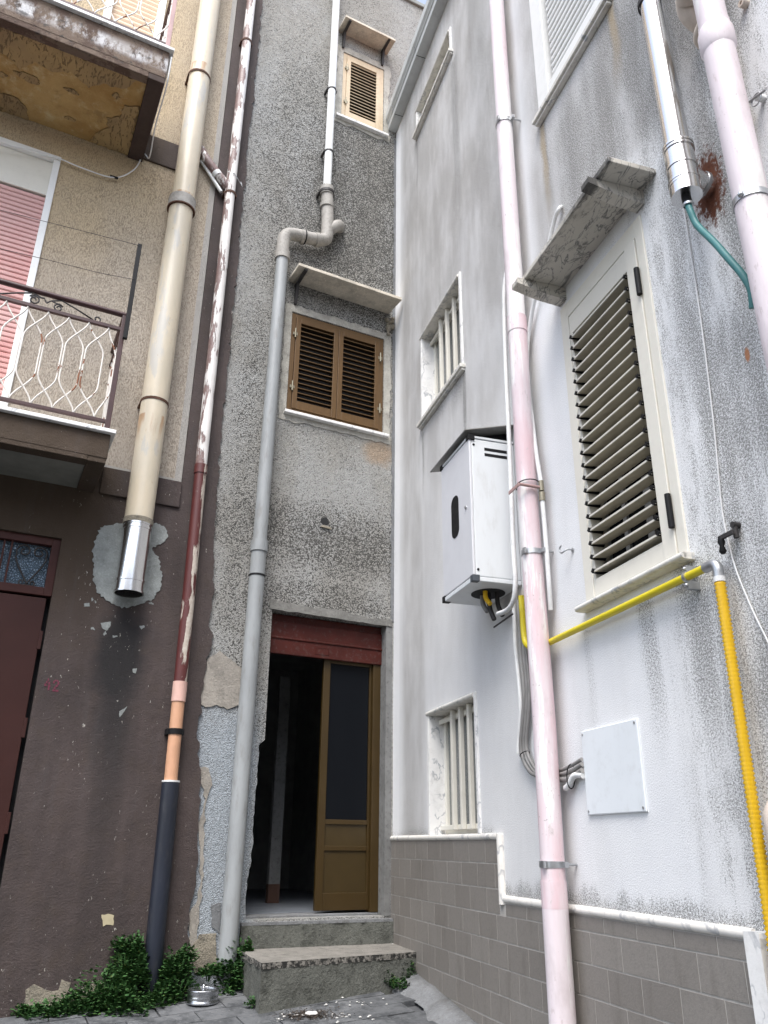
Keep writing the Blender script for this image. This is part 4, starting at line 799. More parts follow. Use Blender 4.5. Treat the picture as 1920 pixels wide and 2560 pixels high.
# small marble-trimmed windows
def small_window(W, bars, sill):
    x0, x1, z0, z1 = W['x0'], W['x1'], W['z0'], W['z1']; t = 0.032
    q = MB(); rectframe(q, x0+t, x1-t, z0+(t if sill else 0), z1-t, 0.035, 0.105, 0.15); wfr = q.build('window', M['ivory'], RH, 0.003)
    MB().box(x0, x0+t, -0.014, 0.14, z0, z1-t).build('marble_jamb', M['marble'], wfr, 0.003); MB().box(x1-t, x1, -0.014, 0.14, z0, z1).build('marble_jamb', M['marble'], wfr, 0.003)
    q = MB(); q.box(x0-0.004, x1-t-0.001, -0.010, 0.14, z1-t, z1); q.tube([(x0-0.004, -0.008, z1-t/2), (x1-t-0.001, -0.008, z1-t/2)], t/2, 10); q.build('marble_header', M['marble_old'], wfr)
    if sill: q = MB(); q.box(x0-0.03, x1+0.03, -0.045, 0.14, z0-0.022, z0+0.012); q.box(x0-0.02, x1+0.02, -0.03, 0.0, z0-0.04, z0-0.0225); q.build('marble_sill', M['marble_old'], wfr, 0.004)
    MB().box(x0+t, x1-t, 0.125, 0.132, z0, z1-t).build('pane', plain('frosted_grey_glass', (0.22, 0.23, 0.22), 0.25, 0, 0.3, 50), wfr)
    for xb in bars: MB().box(xb-0.017, xb+0.017, 0.035, 0.065, z0+(0.015 if sill else 0.03), z1-t-0.002).build('security_bar', M['ivory'], wfr, 0.004)
    MB().box(x0+t+0.002, x1-t-0.002, 0.066, 0.086, z1-t-0.06, z1-t-0.028).build('bar_rail', M['ivory'], wfr, 0.003); MB().box(x0+t+0.002, x1-t-0.002, 0.066, 0.086, z0+0.03, z0+0.062).build('bar_rail', M['ivory'], wfr, 0.003)
small_window(SW[0], (1.21, 1.36, 1.508, 1.655), False); small_window(SW[1], (1.14, 1.29, 1.45, 1.60), True); small_window(SW[2], (0.93, 1.13, 1.33, 1.53), True)
# big louvred window
x0, x1, z0, z1 = 3.16, 3.95, 1.985, 3.72
q = MB(); q.box(x0, 3.235, -0.010, 0.10, z0, z1); q.box(3.893, x1, -0.010, 0.10, z0, z1); q.box(3.235, 3.893, -0.009, 0.10, 3.625, z1); LW = q.build('louvred_window', M['ivory'], RH, 0.003)
q = MB(); q.box(3.236, 3.262, -0.006, 0.05, z0+0.003, 3.622); q.box(3.805, 3.889, -0.016, 0.05, z0+0.003, 3.622); q.box(3.262, 3.805, -0.007, 0.05, 3.50, 3.622); q.box(3.262, 3.805, -0.007, 0.05, z0+0.003, 2.094); q.build('shutter_leaf', M['ivory'], LW, 0.003)
louvre(LW, 3.264, 3.803, 2.094, 3.50, 0.016, 20, 0.070, 0.006, M['slat_shade_beige'], radians(4), M['black'], M['ivory'])  # beige slat bodies darkened for underside shade, ivory lips read as lit edges
for (zh) in (2.12, 3.29): q = MB(); q.tube([(3.891, -0.024, zh), (3.891, -0.024, zh+0.15)], 0.013, 10); q.build('hinge', M['black'], LW)
MB().box(3.26, 3.81, 0.10, 0.11, 2.0, 3.6).build('window_glass', M['glassdark'], LW)
q = MB(); q.box(3.40, 3.43, 0.085, 0.10, 2.0, 2.6); q.box(3.58, 3.63, 0.085, 0.10, 2.0, 2.5); q.build('inner_sash', M['cable'], LW)
q = MB(); q.box(3.135, 3.975, -0.05, 0.05, 1.957, 1.985); q.tube([(3.135, -0.05, 1.971), (3.975, -0.05, 1.971)], 0.0135, 10); q.build('marble_sill', M['marble_old'], LW)
# canopy of marble slabs on two consoles
cz = 3.835
cA = MB(); cA.box(3.15, 4.10, -0.255, 0.01, cz, cz+0.03); CAN = cA.build('canopy_slab', M['canopyB'], RH, 0.004)
for (xa, xb) in ((3.155, 3.225), (3.925, 3.99)):
    q = MB(); q.prism([(0.0, cz-0.085), (-0.15, cz-0.07), (-0.30, cz-0.035), (-0.30, cz+0.0), (-0.27, cz-0.002), (0.0, cz-0.002)], xa, xb, 'x'); q.build('console', M['canopyB'], CAN, 0.006)
# upper louvred window
q = MB(); q.box(TW['x0'], 3.255, -0.010, 0.08, TW['z0'], TW['z1']); q.box(3.885, TW['x1'], -0.010, 0.08, TW['z0'], TW['z1']); q.box(3.255, 3.885, -0.009, 0.08, TW['z0'], 5.40); q.box(3.255, 3.885, -0.009, 0.08, 6.88, 7.0); UW = q.build('louvred_window', M['ivory_w'], RH, 0.003)
b = MB(); L = 0.575; b.tube([(-L/2, 0, 0), (L/2, 0, 0)], 0.021, 12); me = b.mesh('slat'); me.materials.append(M['ivory_w'])
for i in range(25): o = inst(me, 'slat', None, UW, (3.305+L/2, 0.012, 5.455+i*0.0575)); o.scale = (1, 0.5, 1.0)
MB().box(3.25, 3.89, 0.055, 0.065, 5.3, 6.95).build('window_glass', M['dark'], UW)
q = MB(); q.box(3.09, 3.975, -0.05, 0.05, 5.212, 5.245); q.box(3.10, 3.965, -0.034, 0.0, 5.192, 5.2115); q.build('marble_sill', M['marble_old'], UW, 0.004)

# ================================================================== PIPES AND FITTINGS ON THE FACADE
def clampring(mb, c, r, h, ext=0.014, wall=True, y1=-0.01):
    x, y, z = c; mb.ring((x, y, z-h/2), (x, y, z+h/2), r+ext*0.35, r-0.001, 20)
    if wall: mb.box(x+r*0.85, x+r*0.85+0.022, y-0.006, y1, z-h/2, z+h/2); mb.box(x-r*0.85-0.022, x-r*0.85, y-0.006, y1, z-h/2, z+h/2)
# cream flue
cx = -2.258; cyy = -0.135
T = thing('cream_flue_pipe', 'wide cream enamelled flue pipe with a shiny steel end, stained by rust', 'pipe', FA, (cx, cyy, 2.55))
zj = pA(425, 500, 0.13)[1]; zs = pA(330, 1308, 0.13)[1]; ze = pA(314, 1484, 0.13)[1]-0.0
MB().tube([(cx, cyy, zs-0.02), (cx, cyy, zj+0.02)], 0.106, 28).build('lower_pipe', M['creampipe'], T); MB().tube([(cx+0.004, cyy, zj), (cx+0.004, cyy, 11.5)], 0.102, 28).build('upper_pipe', M['creampipe'], T)
MB().ring((cx, cyy, zj-0.075), (cx, cyy, zj+0.035), 0.121, 0.10, 28).build('socket', M['oldgrey'], T)
MB().tube([(cx, cyy, zj-0.09), (cx, cyy, zj-0.078)], 0.125, 28).build('clamp', M['rust'], T)
for zc in (pA(490, 195, 0.13)[1], pA(385, 1010, 0.13)[1]): q = MB(); clampring(q, (cx, cyy, zc), 0.106, 0.022, 0.016); q.build('clamp', M['rust'], T)
q = MB(); q.ring((cx, cyy, ze), (cx, cyy, zs), 0.104, 0.100, 32); q.build('steel_sleeve', M['steel'], T)
for (za, zb_) in ((zs-0.022, zs-0.004), (zs-0.055, zs-0.040), (ze+0.085, ze+0.10), (ze, ze+0.012)): q = MB(); q.ring((cx, cyy, za), (cx, cyy, zb_), 0.1095, 0.1035, 32); q.build('steel_bead', M['steel'], T)
MB().tube([(cx, cyy, ze+0.25), (cx, cyy, ze+0.255)], 0.099, 24).build('flue_inside', M['dark'], T)
q = MB(); q.ring((cx, cyy, zs-0.01), (cx, cyy, zs+0.03), 0.112, 0.10, 28); q.build('mortar_joint', M['rubble'], T)
# peeling downpipe
px0 = -1.815; py0 = -0.095
T = thing('peeling_downpipe', 'slim downpipe in peeling white and red paint, peach lower down, with a blue-black foot', 'pipe', FA, (-1.79, py0, 0.0))
zr = pA(505, 1180, 0.08)[1]; zp = pA(452, 1706, 0.08)[1]; zp2 = pA(445, 1755, 0.08)[1]; zd = pA(424, 1953, 0.08)[1]
MB().tube([(px0-0.008, py0, zr-0.02), (px0-0.012, py0, 6.75), (px0-0.004, py0, 11.5)], 0.047, 18).build('white_flaking_length', M['peelpipe'], T)
MB().tube([(px0+0.012, py0, zp-0.01), (px0-0.006, py0, zr)], 0.0475, 18).build('red_flaking_length', M['redpipe'], T)
MB().ring((px0-0.006, py0, zr-0.03), (px0-0.006, py0, zr+0.05), 0.053, 0.045, 18).build('socket', M['redpipe'], T)
MB().ring((px0+0.012, py0, zp2), (px0+0.012, py0, zp), 0.052, 0.04, 18).build('pale_socket', M['pinkpeach'], T)
MB().tube([(px0+0.018, py0, zd-0.05), (px0+0.012, py0, zp2+0.01)], 0.046, 18).build('peach_length', M['peach'], T)
zc = pA(437, 1830, 0.08)[1]; q = MB(); clampring(q, (px0+0.015, py0, zc), 0.047, 0.04, 0.018, True, -0.02); q.build('black_clamp', M['black'], T)
MB().tube([(px0+0.032, py0+0.002, -0.1), (px0+0.020, py0, zd)], 0.061, 20).build('dark_foot', M['darkpipe'], T); MB().ring((px0+0.020, py0, zd-0.008), (px0+0.020, py0, zd+0.004), 0.062, 0.046, 20).build('foot_rim', M['conduit'], T)
for (x_, y_) in ((623, 110), (486+90, 487)): zc = pA(x_, y_, 0.09)[1]; q = MB(); clampring(q, (px0-0.008, py0, zc), 0.048, 0.025, 0.014, True, -0.02); q.build('clamp', M['rust'], T)
jz = pA(572, 470, 0.09)[1]; p0 = A3(512, 398, 0.07)
MB().tube(spline([A3(503, 375, -0.02), A3(508, 385, 0.05), A3(516, 398, 0.085), A3(530, 418, 0.09), (px0-0.012, py0+0.005, jz-0.02)], 5), 0.043, 16).build('branch', M['peelpipe'], T); MB().ring(A3(539, 431, 0.09), A3(545, 440, 0.09), 0.047, 0.03, 16).build('branch_collar', M['whitepipe'], T)
MB().tube([A3(503, 402, 0.05), A3(553, 480, 0.08)], 0.018, 10).build('small_branch', M['whitepipe'], T)
q = MB(); q.tube([(px0-0.06, py0-0.02, jz+0.17), (px0, py0-0.055, jz+0.14), (px0+0.06, py0-0.02, jz+0.10), (px0+0.10, py0, jz+0.06), (px0+0.08, py0, jz+0.12)], 0.004, 6); q.build('tie_wire', M['galv'], T)
# grey downpipe with elbows
gx = -1.283; gy = -0.095
T = thing('grey_downpipe', 'grey plastic downpipe with two bends and a white upper length on the pebbledash wall', 'pipe', FA, (gx, gy, 0.1))
zso = pA(640, 1365, 0.09)[1]; zel = pA(707, 640, 0.09)[1]
MB().tube([(gx-0.012, gy, 0.08), (gx+0.0, gy, zso)], 0.062, 22).build('lower_length', M['greypipe'], T); MB().tube([(gx, gy, zso-0.03), (gx+0.018, gy, zel)], 0.058, 22).build('upper_length', M['greypipe'], T)
MB().ring((gx, gy, zso-0.05), (gx, gy, zso+0.045), 0.071, 0.055, 22).build('socket', M['greypipe'], T); MB().ring((gx, gy, zso-0.26), (gx, gy, zso-0.245), 0.066, 0.06, 22).build('black_ring', M['black'], T)
xe = gx+0.018; zE = pA(740, 588, 0.09)[1]; xm = -0.815; zM = pA(818, 575, 0.09)[1]; zW = pA(814, 484, 0.09)[1]
path = spline([(xe, gy, zel-0.02), (xe, gy, zE-0.13), (xe+0.035, gy, zE-0.035), (xe+0.13, gy, zE), (xm-0.16, gy, zE+0.02), (xm-0.05, gy, zE+0.05), (xm-0.005, gy, zE+0.14), (xm-0.02, gy, zW-0.1), (xm-0.03, gy, zW)], 6)
MB().tube(path, 0.062, 20).build('bend', M['oldgrey'], T)
for (a, b_) in (((xe, gy, zel-0.05), (xe, gy, zel+0.04)), ((xe+0.17, gy, zE+0.001), (xe+0.20, gy, zE+0.004)), ((xm-0.13, gy, zE+0.02), (xm-0.095, gy, zE+0.028)), ((xm-0.022, gy, zW-0.19), (xm-0.024, gy, zW-0.15)), ((xm-0.03, gy, zW-0.03), (xm-0.03, gy, zW+0.07))):
    MB().ring(a, b_, 0.071, 0.05, 20).build('collar', M['oldgrey'], T)
MB().ring((xe+0.205, gy, zE+0.004), (xe+0.213, gy, zE+0.005), 0.069, 0.05, 20).build('black_ring', M['black'], T)
MB().tube(spline([(xm-0.012, gy, zE+0.16), (xm+0.05, gy, zE+0.24), (xm+0.12, gy+0.02, zE+0.32), (xm+0.16, 0.02, zE+0.36)], 5), 0.058, 18).build('branch', M['oldgrey'], T)
MB().tube([(xm-0.03, gy, zW+0.02), (xm-0.025, gy, 11.3)], 0.042, 18).build('white_length', M['whitepipe'], T)
for (x_, y_) in ((817, 380), (826, 225)): zc = pA(x_, y_, 0.09)[1]; q = MB(); clampring(q, (xm-0.028, gy, zc), 0.043, 0.02, 0.014, True, -0.005); q.build('clamp', M['iron'], T)
q = MB(); clampring(q, (xm-0.03, gy, zW+0.0), 0.071, 0.03, 0.02, True, -0.005); q.build('clamp', M['iron'], T)

# ================================================================== PIPES AND FITTINGS ON THE WHITE WALL
bx = 2.80; by = -0.095
T = thing('pink_downpipe', 'faded pink downpipe with galvanised clamps beside the white boiler cabinet', 'pipe', FB, (bx, by, -0.4))
zA = pB(1390, 2269, 0.1)[1]; zB = pB(1300, 785, 0.1)[1]
MB().tube([(bx, by, -0.6), (bx, by, zA)], 0.060, 24).build('lower_length', M['pink2'], T); MB().tube([(bx, by, zA-0.02), (bx+0.004, by+0.004, 1.5), (bx-0.003, by-0.003, 2.6), (bx-0.004, by, zB)], [0.0565, 0.0572, 0.056, 0.0565], 24).build('middle_length', M['pink'], T); MB().tube([(bx-0.004, by, zB), (bx+0.004, by, 8.41)], 0.0545, 24).build('upper_length', M['pink2'], T)
MB().ring((bx, by, zA-0.005), (bx, by, zA+0.11), 0.0605, 0.05, 24).build('socket', M['pink'], T); MB().ring((bx-0.004, by, zB-0.10), (bx-0.004, by, zB+0.01), 0.060, 0.05, 24).build('socket', M['pink'], T)
for (x_, y_) in ((1382, 2161), (1328, 1384), (1260, 308)):
    zc = pB(x_, y_, 0.1)[1]; q = MB(); q.ring((bx, by, zc-0.014), (bx, by, zc+0.014), 0.0605, 0.053, 24); q.box(bx+0.045, bx+0.085, by+0.02, by+0.04, zc-0.012, zc+0.012); q.box(bx+0.02, bx+0.045, by-0.068, by-0.055, zc-0.015, zc+0.015); q.tube([(bx+0.06, by+0.03, zc), (bx+0.06, 0.0, zc)], 0.006, 8); q.build('clamp', M['galv'], T)
zc = pB(1320, 1212, 0.1)[1]; q = MB(); q.tube([(bx+0.066*cos(t), by+0.066*sin(t), zc+0.012*cos(t)) for t in [2*pi*i/24 for i in range(24)]], 0.0035, 6, closed=True); q.ico((bx-0.062, by-0.02, zc-0.01), 0.008); q.build('tie_wire', M['iron'], T)
b2 = 4.735; by2 = -0.15
T = thing('pale_pink_downpipe', 'wide pale pink waste pipe with beige branches to the right of the steel flue', 'pipe', FB, (b2, by2, 0.6))
MB().tube([(b2, by2, 0.6), (b2, by2, 3.95)], 0.060, 24).build('lower_length', M['pink2'], T); MB().tube([(b2, by2, 3.93), (b2, by2, 8.3)], 0.0565, 24).build('upper_length', M['pink2'], T)
zc = pB(1800, 90, 0.15)[1]; MB().tube([(b2, by2, zc-0.07), (b2, by2, zc-0.05), (b2, by2, zc+0.03), (b2, by2, zc+0.06)], [0.060, 0.068, 0.068, 0.059], 24, caps=False).build('socket', M['pink2'], T)
zc = pB(1885, 500, 0.15)[1]; q = MB(); q.ring((b2, by2, zc-0.013), (b2, by2, zc+0.013), 0.0645, 0.057, 24); q.tube([(b2+0.05, by2+0.03, zc), (b2+0.05, 0, zc)], 0.007, 8); q.ico((b2+0.02, by2-0.064, zc), 0.012); q.build('clamp', M['galv'], T)
p = B3(1715, 12, 0.11); MB().tube(spline([(b2-0.02, by2, p[2]+0.02), (b2-0.10, by2+0.02, p[2]+0.03), (b2-0.16, by2+0.05, p[2]+0.0), (b2-0.17, -0.06, p[2]-0.05), (b2-0.165, 0.02, p[2]-0.10)], 6), 0.048, 18).build('beige_branch', M['beige'], T); MB().ring((b2-0.12, by2+0.03, p[2]+0.015), (b2-0.145, by2+0.045, p[2]+0.005), 0.055, 0.04, 18).build('branch_collar', M['beige'], T)
p = B3(1745, 93, 0.12); MB().tube(spline([(b2-0.02, by2, p[2]), (b2-0.10, by2+0.02, p[2]-0.005), (b2-0.135, by2+0.06, p[2]-0.01), (b2-0.135, 0.01, p[2]-0.015)], 5), 0.0215, 14).build('stub', M['beige'], T)
# steel flue
fx = 4.40; fy = -0.135
zT = pB(1698, 372, 0.135)[1]; zCb = pB(1715, 495, 0.135)[1]; zTop = pB(1617, 25, 0.135)[1]
T = thing('steel_flue', 'polished stainless steel flue with a tee into the rust-stained wall', 'flue', FB, (fx, fy, zCb))
MB().tube([(fx+0.01, fy, zT-0.02), (fx-0.018, fy, 8.2)], 0.052, 32).build('flue_pipe', M['steel'], T); MB().tube([(fx+0.014, fy, zCb+0.06), (fx+0.01, fy, zT)], 0.060, 32).build('tee_body', M['steel'], T)
zq = pB(1712, 430, 0.135)[1]; zn = (zT+zCb)/2-0.015
for za in (zT-0.012, zT+0.006, zT-0.11, zn-0.04, zn-0.055): MB().ring((fx+0.012, fy, za-0.005), (fx+0.012, fy, za+0.005), 0.064, 0.055, 32).build('bead', M['steel'], T)
MB().tube([(fx+0.014, fy, zCb), (fx+0.014, fy, zCb+0.065)], 0.062, 32).build('drain_cap', M['steel'], T)
te = Vector((*B3(1768, 452, 0.0),)); tb = Vector((fx+0.012, fy, pB(1712, 436, 0.135)[1])); te.z = tb.z-0.01; MB().tube([tb, te + Vector((0, 0.03, 0))], 0.050, 24).build('tee_branch', M['steel'], T); tn = (te-tb).normalized(); MB().ring(te-tn*0.045, te-tn*0.03, 0.056, 0.048, 24).build('bead', M['galv'], T)
q = MB(); q.ring((fx-0.004, fy, zTop-0.012), (fx-0.004, fy, zTop+0.012), 0.058, 0.05, 24); q.tube([(fx+0.04, fy, zTop), (fx+0.09, fy+0.05, zTop-0.03), (fx+0.13, 0.0, zTop-0.05)], 0.007, 8); q.build('wall_clamp', M['iron'], T)
q0 = (fx+0.014, fy-0.005, zCb+0.0)
T = thing('green_drain_hose', 'green drain hose on a black spigot below the steel flue, near the pale pink pipe', 'hose', FB, q0)
MB().tube([q0, (fx+0.018, fy-0.005, zCb-0.05)], 0.019, 14).build('spigot', M['black'], T); MB().ring((fx+0.018, fy-0.005, zCb-0.052), (fx+0.019, fy-0.005, zCb-0.042), 0.022, 0.015, 14).build('hose_clip', M['galv'], T)
MB().tube(spline([(fx+0.017, fy-0.005, zCb-0.045), (fx+0.025, fy-0.005, zCb-0.09), B3(1743, 563, 0.13), B3(1785, 605, 0.13), B3(1820, 645, 0.13), B3(1857, 688, 0.12), B3(1877, 725, 0.11), B3(1882, 770, 0.10)], 8), 0.0135, 12).build('hose', M['hose'], T)
# boiler cabinet
K = dict(x0=2.0, x1=2.47, y0=-0.30, z0=2.295, z1=3.225)
T = thing('boiler_cabinet', 'white metal boiler cabinet with a black viewing slot hung on the stucco wall', 'cabinet', FB, (2.0, 0, 2.295))
q = MB(); q.box(K['x0'], K['x1'], -0.285, -0.001, K['z0']+0.03, K['z1']-0.02); q.build('cabinet_body', M['boxw'], T, 0.006)
q = MB(); q.box(K['x0']-0.004, K['x1']+0.002, -0.302, -0.286, K['z0']+0.035, K['z1']-0.025); q.build('cabinet_door', M['boxshade'], T, 0.004)  # greyer copy of the cabinet white, shade of the front put into colour
q = MB(); q.box(K['x0']-0.004, K['x1']+0.004, -0.304, -0.002, K['z0'], K['z0']+0.027); q.build('bottom_tray', M['boxw'], T, 0.004)
q = MB(); q.box(K['x0']-0.004, K['x1']+0.004, -0.304, -0.002, K['z1']-0.017, K['z1']); q.build('top_tray', M['boxw'], T, 0.004)
(sa, _), (sb, _) = pB(1129, 1293, 0.303), pB(1147, 1293, 0.303); zz0 = pB(1137, 1346, 0.303)[1]; zz1 = pB(1137, 1241, 0.303)[1]; r_ = (sb-sa)*0.42
sl_ = [(sb-r_+r_*sin(t), zz1-r_+r_*cos(t)) for t in [pi/2*(1-i/5) for i in range(6)]] + [(sa+r_-r_*sin(t), zz1-r_+r_*cos(t)) for t in [pi/2*i/5 for i in range(6)]] + [(sa+r_-r_*cos(t), zz0+r_-r_*sin(t)) for t in [pi/2*i/5 for i in range(6)]] + [(sb-r_+r_*sin(t), zz0+r_-r_*cos(t)) for t in [pi/2*i/5 for i in range(6)]]
MB().prism(sl_, -0.3045, -0.29).build('viewing_slot', M['black'], T)
lx, lz = pB(1165, 1269, 0.303); MB().tube([(lx, -0.309, lz), (lx, -0.29, lz)], 0.011, 12).build('lock', M['galv'], T)
for zz in (3.135, 3.098): MB().box(K['x1']-0.002, K['x1']+0.0012, -0.20, -0.05, zz, zz+0.02).build('vent_slot', M['black'], T)
for (za, zb_) in ((K['z0']-0.002, K['z0']+0.036), (K['z1']-0.03, K['z1']+0.003)):
    for xx in (K['x0'], K['x1']): MB().box(xx-0.012 if xx == K['x0'] else xx-0.03, xx+0.03 if xx == K['x0'] else xx+0.010, -0.309, -0.265, za, zb_).build('corner_cap', plain('blue_grey_plastic', (0.07, 0.08, 0.095), 0.5) if xx == 2.47 and za < 2.4 else M['black'], T, 0.002)
q = MB(); q.tube([(K['x1']+0.003, -0.27, K['z1']-0.06), (K['x1']-0.001, -0.27, K['z1']-0.06)], 0.008, 8); q.tube([(K['x1']+0.003, -0.27, K['z0']+0.07), (K['x1']-0.001, -0.27, K['z0']+0.07)], 0.008, 8); q.build('screw', M['black'], T)
q = MB(); q.hexa([(1.86, -0.330, 3.243), (2.49, -0.330, 3.246), (2.51, 0.0, 3.325), (1.86, 0.0, 3.32)], [(1.86, -0.332, 3.248), (2.49, -0.332, 3.251), (2.51, 0.0, 3.330), (1.86, 0.0, 3.325)]); q.build('sloping_lid', M['sheet'], T)
MB().prism([(-0.22, 3.226), (-0.003, 3.226), (-0.003, 3.315), (-0.22, 3.262)], 2.06, 2.40, 'x').build('lid_gap_shade', M['black'], T)  # black wedge stands in for the shade in the gap under the lid
MB().prism([(2.26+0.11*cos(t), -0.12+0.10*sin(t)) for t in [2*pi*i/24 for i in range(24)]], K['z0']-0.003, K['z0']+0.02, 'z').build('pipe_opening', M['dark'], T)
for k, (xx, yy, m_, dz_) in enumerate(((2.22, -0.14, 'cable', 0.11), (2.27, -0.12, 'iron', 0.17), (2.31, -0.16, 'gasflex', 0.09), (2.30, -0.08, 'iron', 0.15))):
    MB().tube(spline([(xx, yy, K['z0']+0.015), (xx+0.005, yy, K['z0']-dz_*0.5), (xx+0.04, yy+0.01, K['z0']-dz_)], 5), 0.014, 10).build('connection_pipe', M[m_], T)
q = MB(); q.tube([B3(1235, 1568, 0.13), B3(1282, 1535, 0.13)], 0.005, 6); q.build('loose_rod', M['iron'], T)
# hoses, conduits and cables round the pink pipe
wire([B3(1292, 620, 0.02), B3(1276, 655, 0.05), B3(1261, 720, 0.10), B3(1264, 900, 0.12), B3(1273, 1100, 0.13), B3(1283, 1360, 0.14), B3(1288, 1450, 0.14), B3(1284, 1500, 0.14), B3(1268, 1525, 0.14), B3(1245, 1535, 0.13)], 0.0140, 'white_hose', 'white hose running down the left edge of the pink downpipe into the boiler cabinet underside', 'hose', FB, M['conduit'], n=10)
T = thing('water_pipe_with_valve', 'thin white water pipe with a brass valve and faded lever right of the pink downpipe', 'pipe', FB, (2.86, -0.05, 2.2))
zv = pB(1343, 1228, 0.05)[1]
MB().tube(spline([B3(1404, 518, -0.01), B3(1398, 522, 0.03), B3(1386, 550, 0.035), B3(1372, 610, 0.035), B3(1347, 710, 0.035), B3(1330, 781, 0.035), B3(1319, 862, 0.035), B3(1319, 950, 0.04), B3(1330, 1045, 0.045), B3(1340, 1130, 0.05), (2.872, -0.05, zv+0.03)], 6), 0.0125, 10).build('upper_pipe', M['conduit'], T)
MB().tube(spline([(2.872, -0.05, zv-0.07), (2.878, -0.05, 2.45), (2.87, -0.045, 2.2), (2.84, -0.03, 2.05)], 6), 0.0125, 10).build('lower_pipe', M['conduit'], T)
q = MB(); q.tube([(2.872, -0.05, zv-0.08), (2.872, -0.05, zv-0.03)], 0.018, 8); q.tube([(2.872, -0.05, zv-0.02), (2.872, -0.05, zv+0.04)], 0.015, 8); q.build('valve', M['brass'], T)
q = MB(); q.box(2.735, 2.865, -0.185, -0.178, zv-0.004, zv+0.016); q.tube([(2.868, -0.18, zv+0.005), (2.872, -0.05, zv+0.0)], 0.009, 8); q.build('valve_lever', plain('faded_red_lever', (0.42, 0.27, 0.25), 0.5), T, 0.002)
def corrug(pts, r, name, label, cat, mat, pitch=0.011, dr=0.12, fr=FB):
    P = spline(pts, 6); L = [0]
    for a, b_ in zip(P[:-1], P[1:]): L.append(L[-1]+(b_-a).length)
    n = int(L[-1]/(pitch/2)); Q = []; R_ = []; j = 0
    for i in range(n+1):
        d = L[-1]*i/n
        while j < len(L)-2 and L[j+1] < d: j += 1
        t = (d-L[j])/max(1e-9, L[j+1]-L[j]); Q.append(P[j].lerp(P[j+1], t)); R_.append(r*(1+(dr if i % 2 else -dr)*0.5))
    o = MB().tube(Q, R_, 10).build(name, mat, fr=fr, org=tuple(Q[-1])); return tag(o, label, cat)
corrug([B3(x, y, 0.03) for x, y in ((1284, 1500), (1286, 1545), (1289, 1620), (1297, 1700), (1302, 1770), (1297, 1850), (1296, 1885))], 0.0125, 'corrugated_conduit', 'white corrugated conduit hanging straight down from the boiler cabinet', 'conduit', M['conduit'])
hx0, hx1, hz0, hz1 = 3.012, 3.476, 1.04, 1.411
corrug([(2.86, -0.03, 1.165), (2.90, -0.035, 1.175), (2.95, -0.03, 1.215), (3.015, -0.02, 1.213)], 0.014, 'corrugated_conduit', 'short white corrugated conduit running from behind the pink downpipe into the white hatch', 'conduit', M['conduit'])
for k, (dx, r_, lab) in enumerate(((0.0, 0.014, 'thick grey cable curving from the boiler cabinet to the white hatch, lowest in the bundle'), (0.028, 0.011, 'grey cable in the bundle behind the pink downpipe, lying between the other two'), (0.05, 0.009, 'thin grey cable nearest the pink downpipe in the bundle below the cabinet'))):
    wire([B3(x+dx*260, y-dx*110, 0.024) for x, y in ((1296, 1500), (1299, 1560), (1304, 1650), (1311, 1730), (1308, 1800), (1303, 1860), (1308, 1895), (1328, 1930), (1350, 1938))] + [(2.86, -0.026, 1.205+dx*1.0), (3.015, -0.02, 1.235+dx*1.0)], r_, 'grey_cable', lab, 'cable', FB, M['cable'], n=8)
TX, TZ = pB(1312, 1885, 0.024)
q = MB(); q.tube([(TX+0.036*cos(t), -0.025+0.022*sin(t), TZ+0.012*cos(t)) for t in [2*pi*i/16 for i in range(16)]], 0.003, 5, closed=True); q.ico((TX-0.042, -0.03, TZ-0.005), 0.006); tag(q.build('cable_tie', M['black'], fr=FB, org=(2.615, -0.03, 1.275)), 'black cable tie round the cable bend left of the pink downpipe', 'cable tie')
q = MB(); q.tube([(2.92+0.008*cos(t), -0.03+0.022*sin(t), 1.215+0.055*cos(t)) for t in [2*pi*i/16 for i in range(16)]], 0.003, 5, closed=True); tag(q.build('cable_tie', M['black'], fr=FB, org=(2.92, -0.03, 1.215)), 'black cable tie round the cables just before the white hatch', 'cable tie')
q = MB(); q.box(2.625, 2.705, -0.05, -0.0, 1.705, 1.72); q.tube([(2.645+0.018*cos(t), -0.026+0.018*sin(t), 1.70) for t in [2*pi*i/14 for i in range(14)]], 0.004, 6, closed=True); tag(q.build('cable_clip', M['rust'], fr=FB, org=(2.66, -0.02, 1.71)), 'rusty clip holding the grey cables to the white wall', 'clip')
# meter hatch
T = thing('wall_hatch', 'white square hatch cover screwed to the stucco wall right of the pink downpipe', 'hatch', FB, ((hx0+hx1)/2, 0, hz0))
MB().box(hx0, hx1, -0.012, -0.003, hz0, hz1).build('cover', M['plate'], T, 0.004); MB().box(hx0+0.004, hx1-0.002, -0.0028, 0.0, hz0-0.002, hz1+0.002).build('back_plate', M['plate'], T)
for xx in (hx0+0.014, hx1-0.018):
    for zz in (hz0+0.016, hz1-0.016): MB().tube([(xx, -0.0145, zz), (xx, -0.011, zz)], 0.006, 8).build('screw', M['galv'], T)
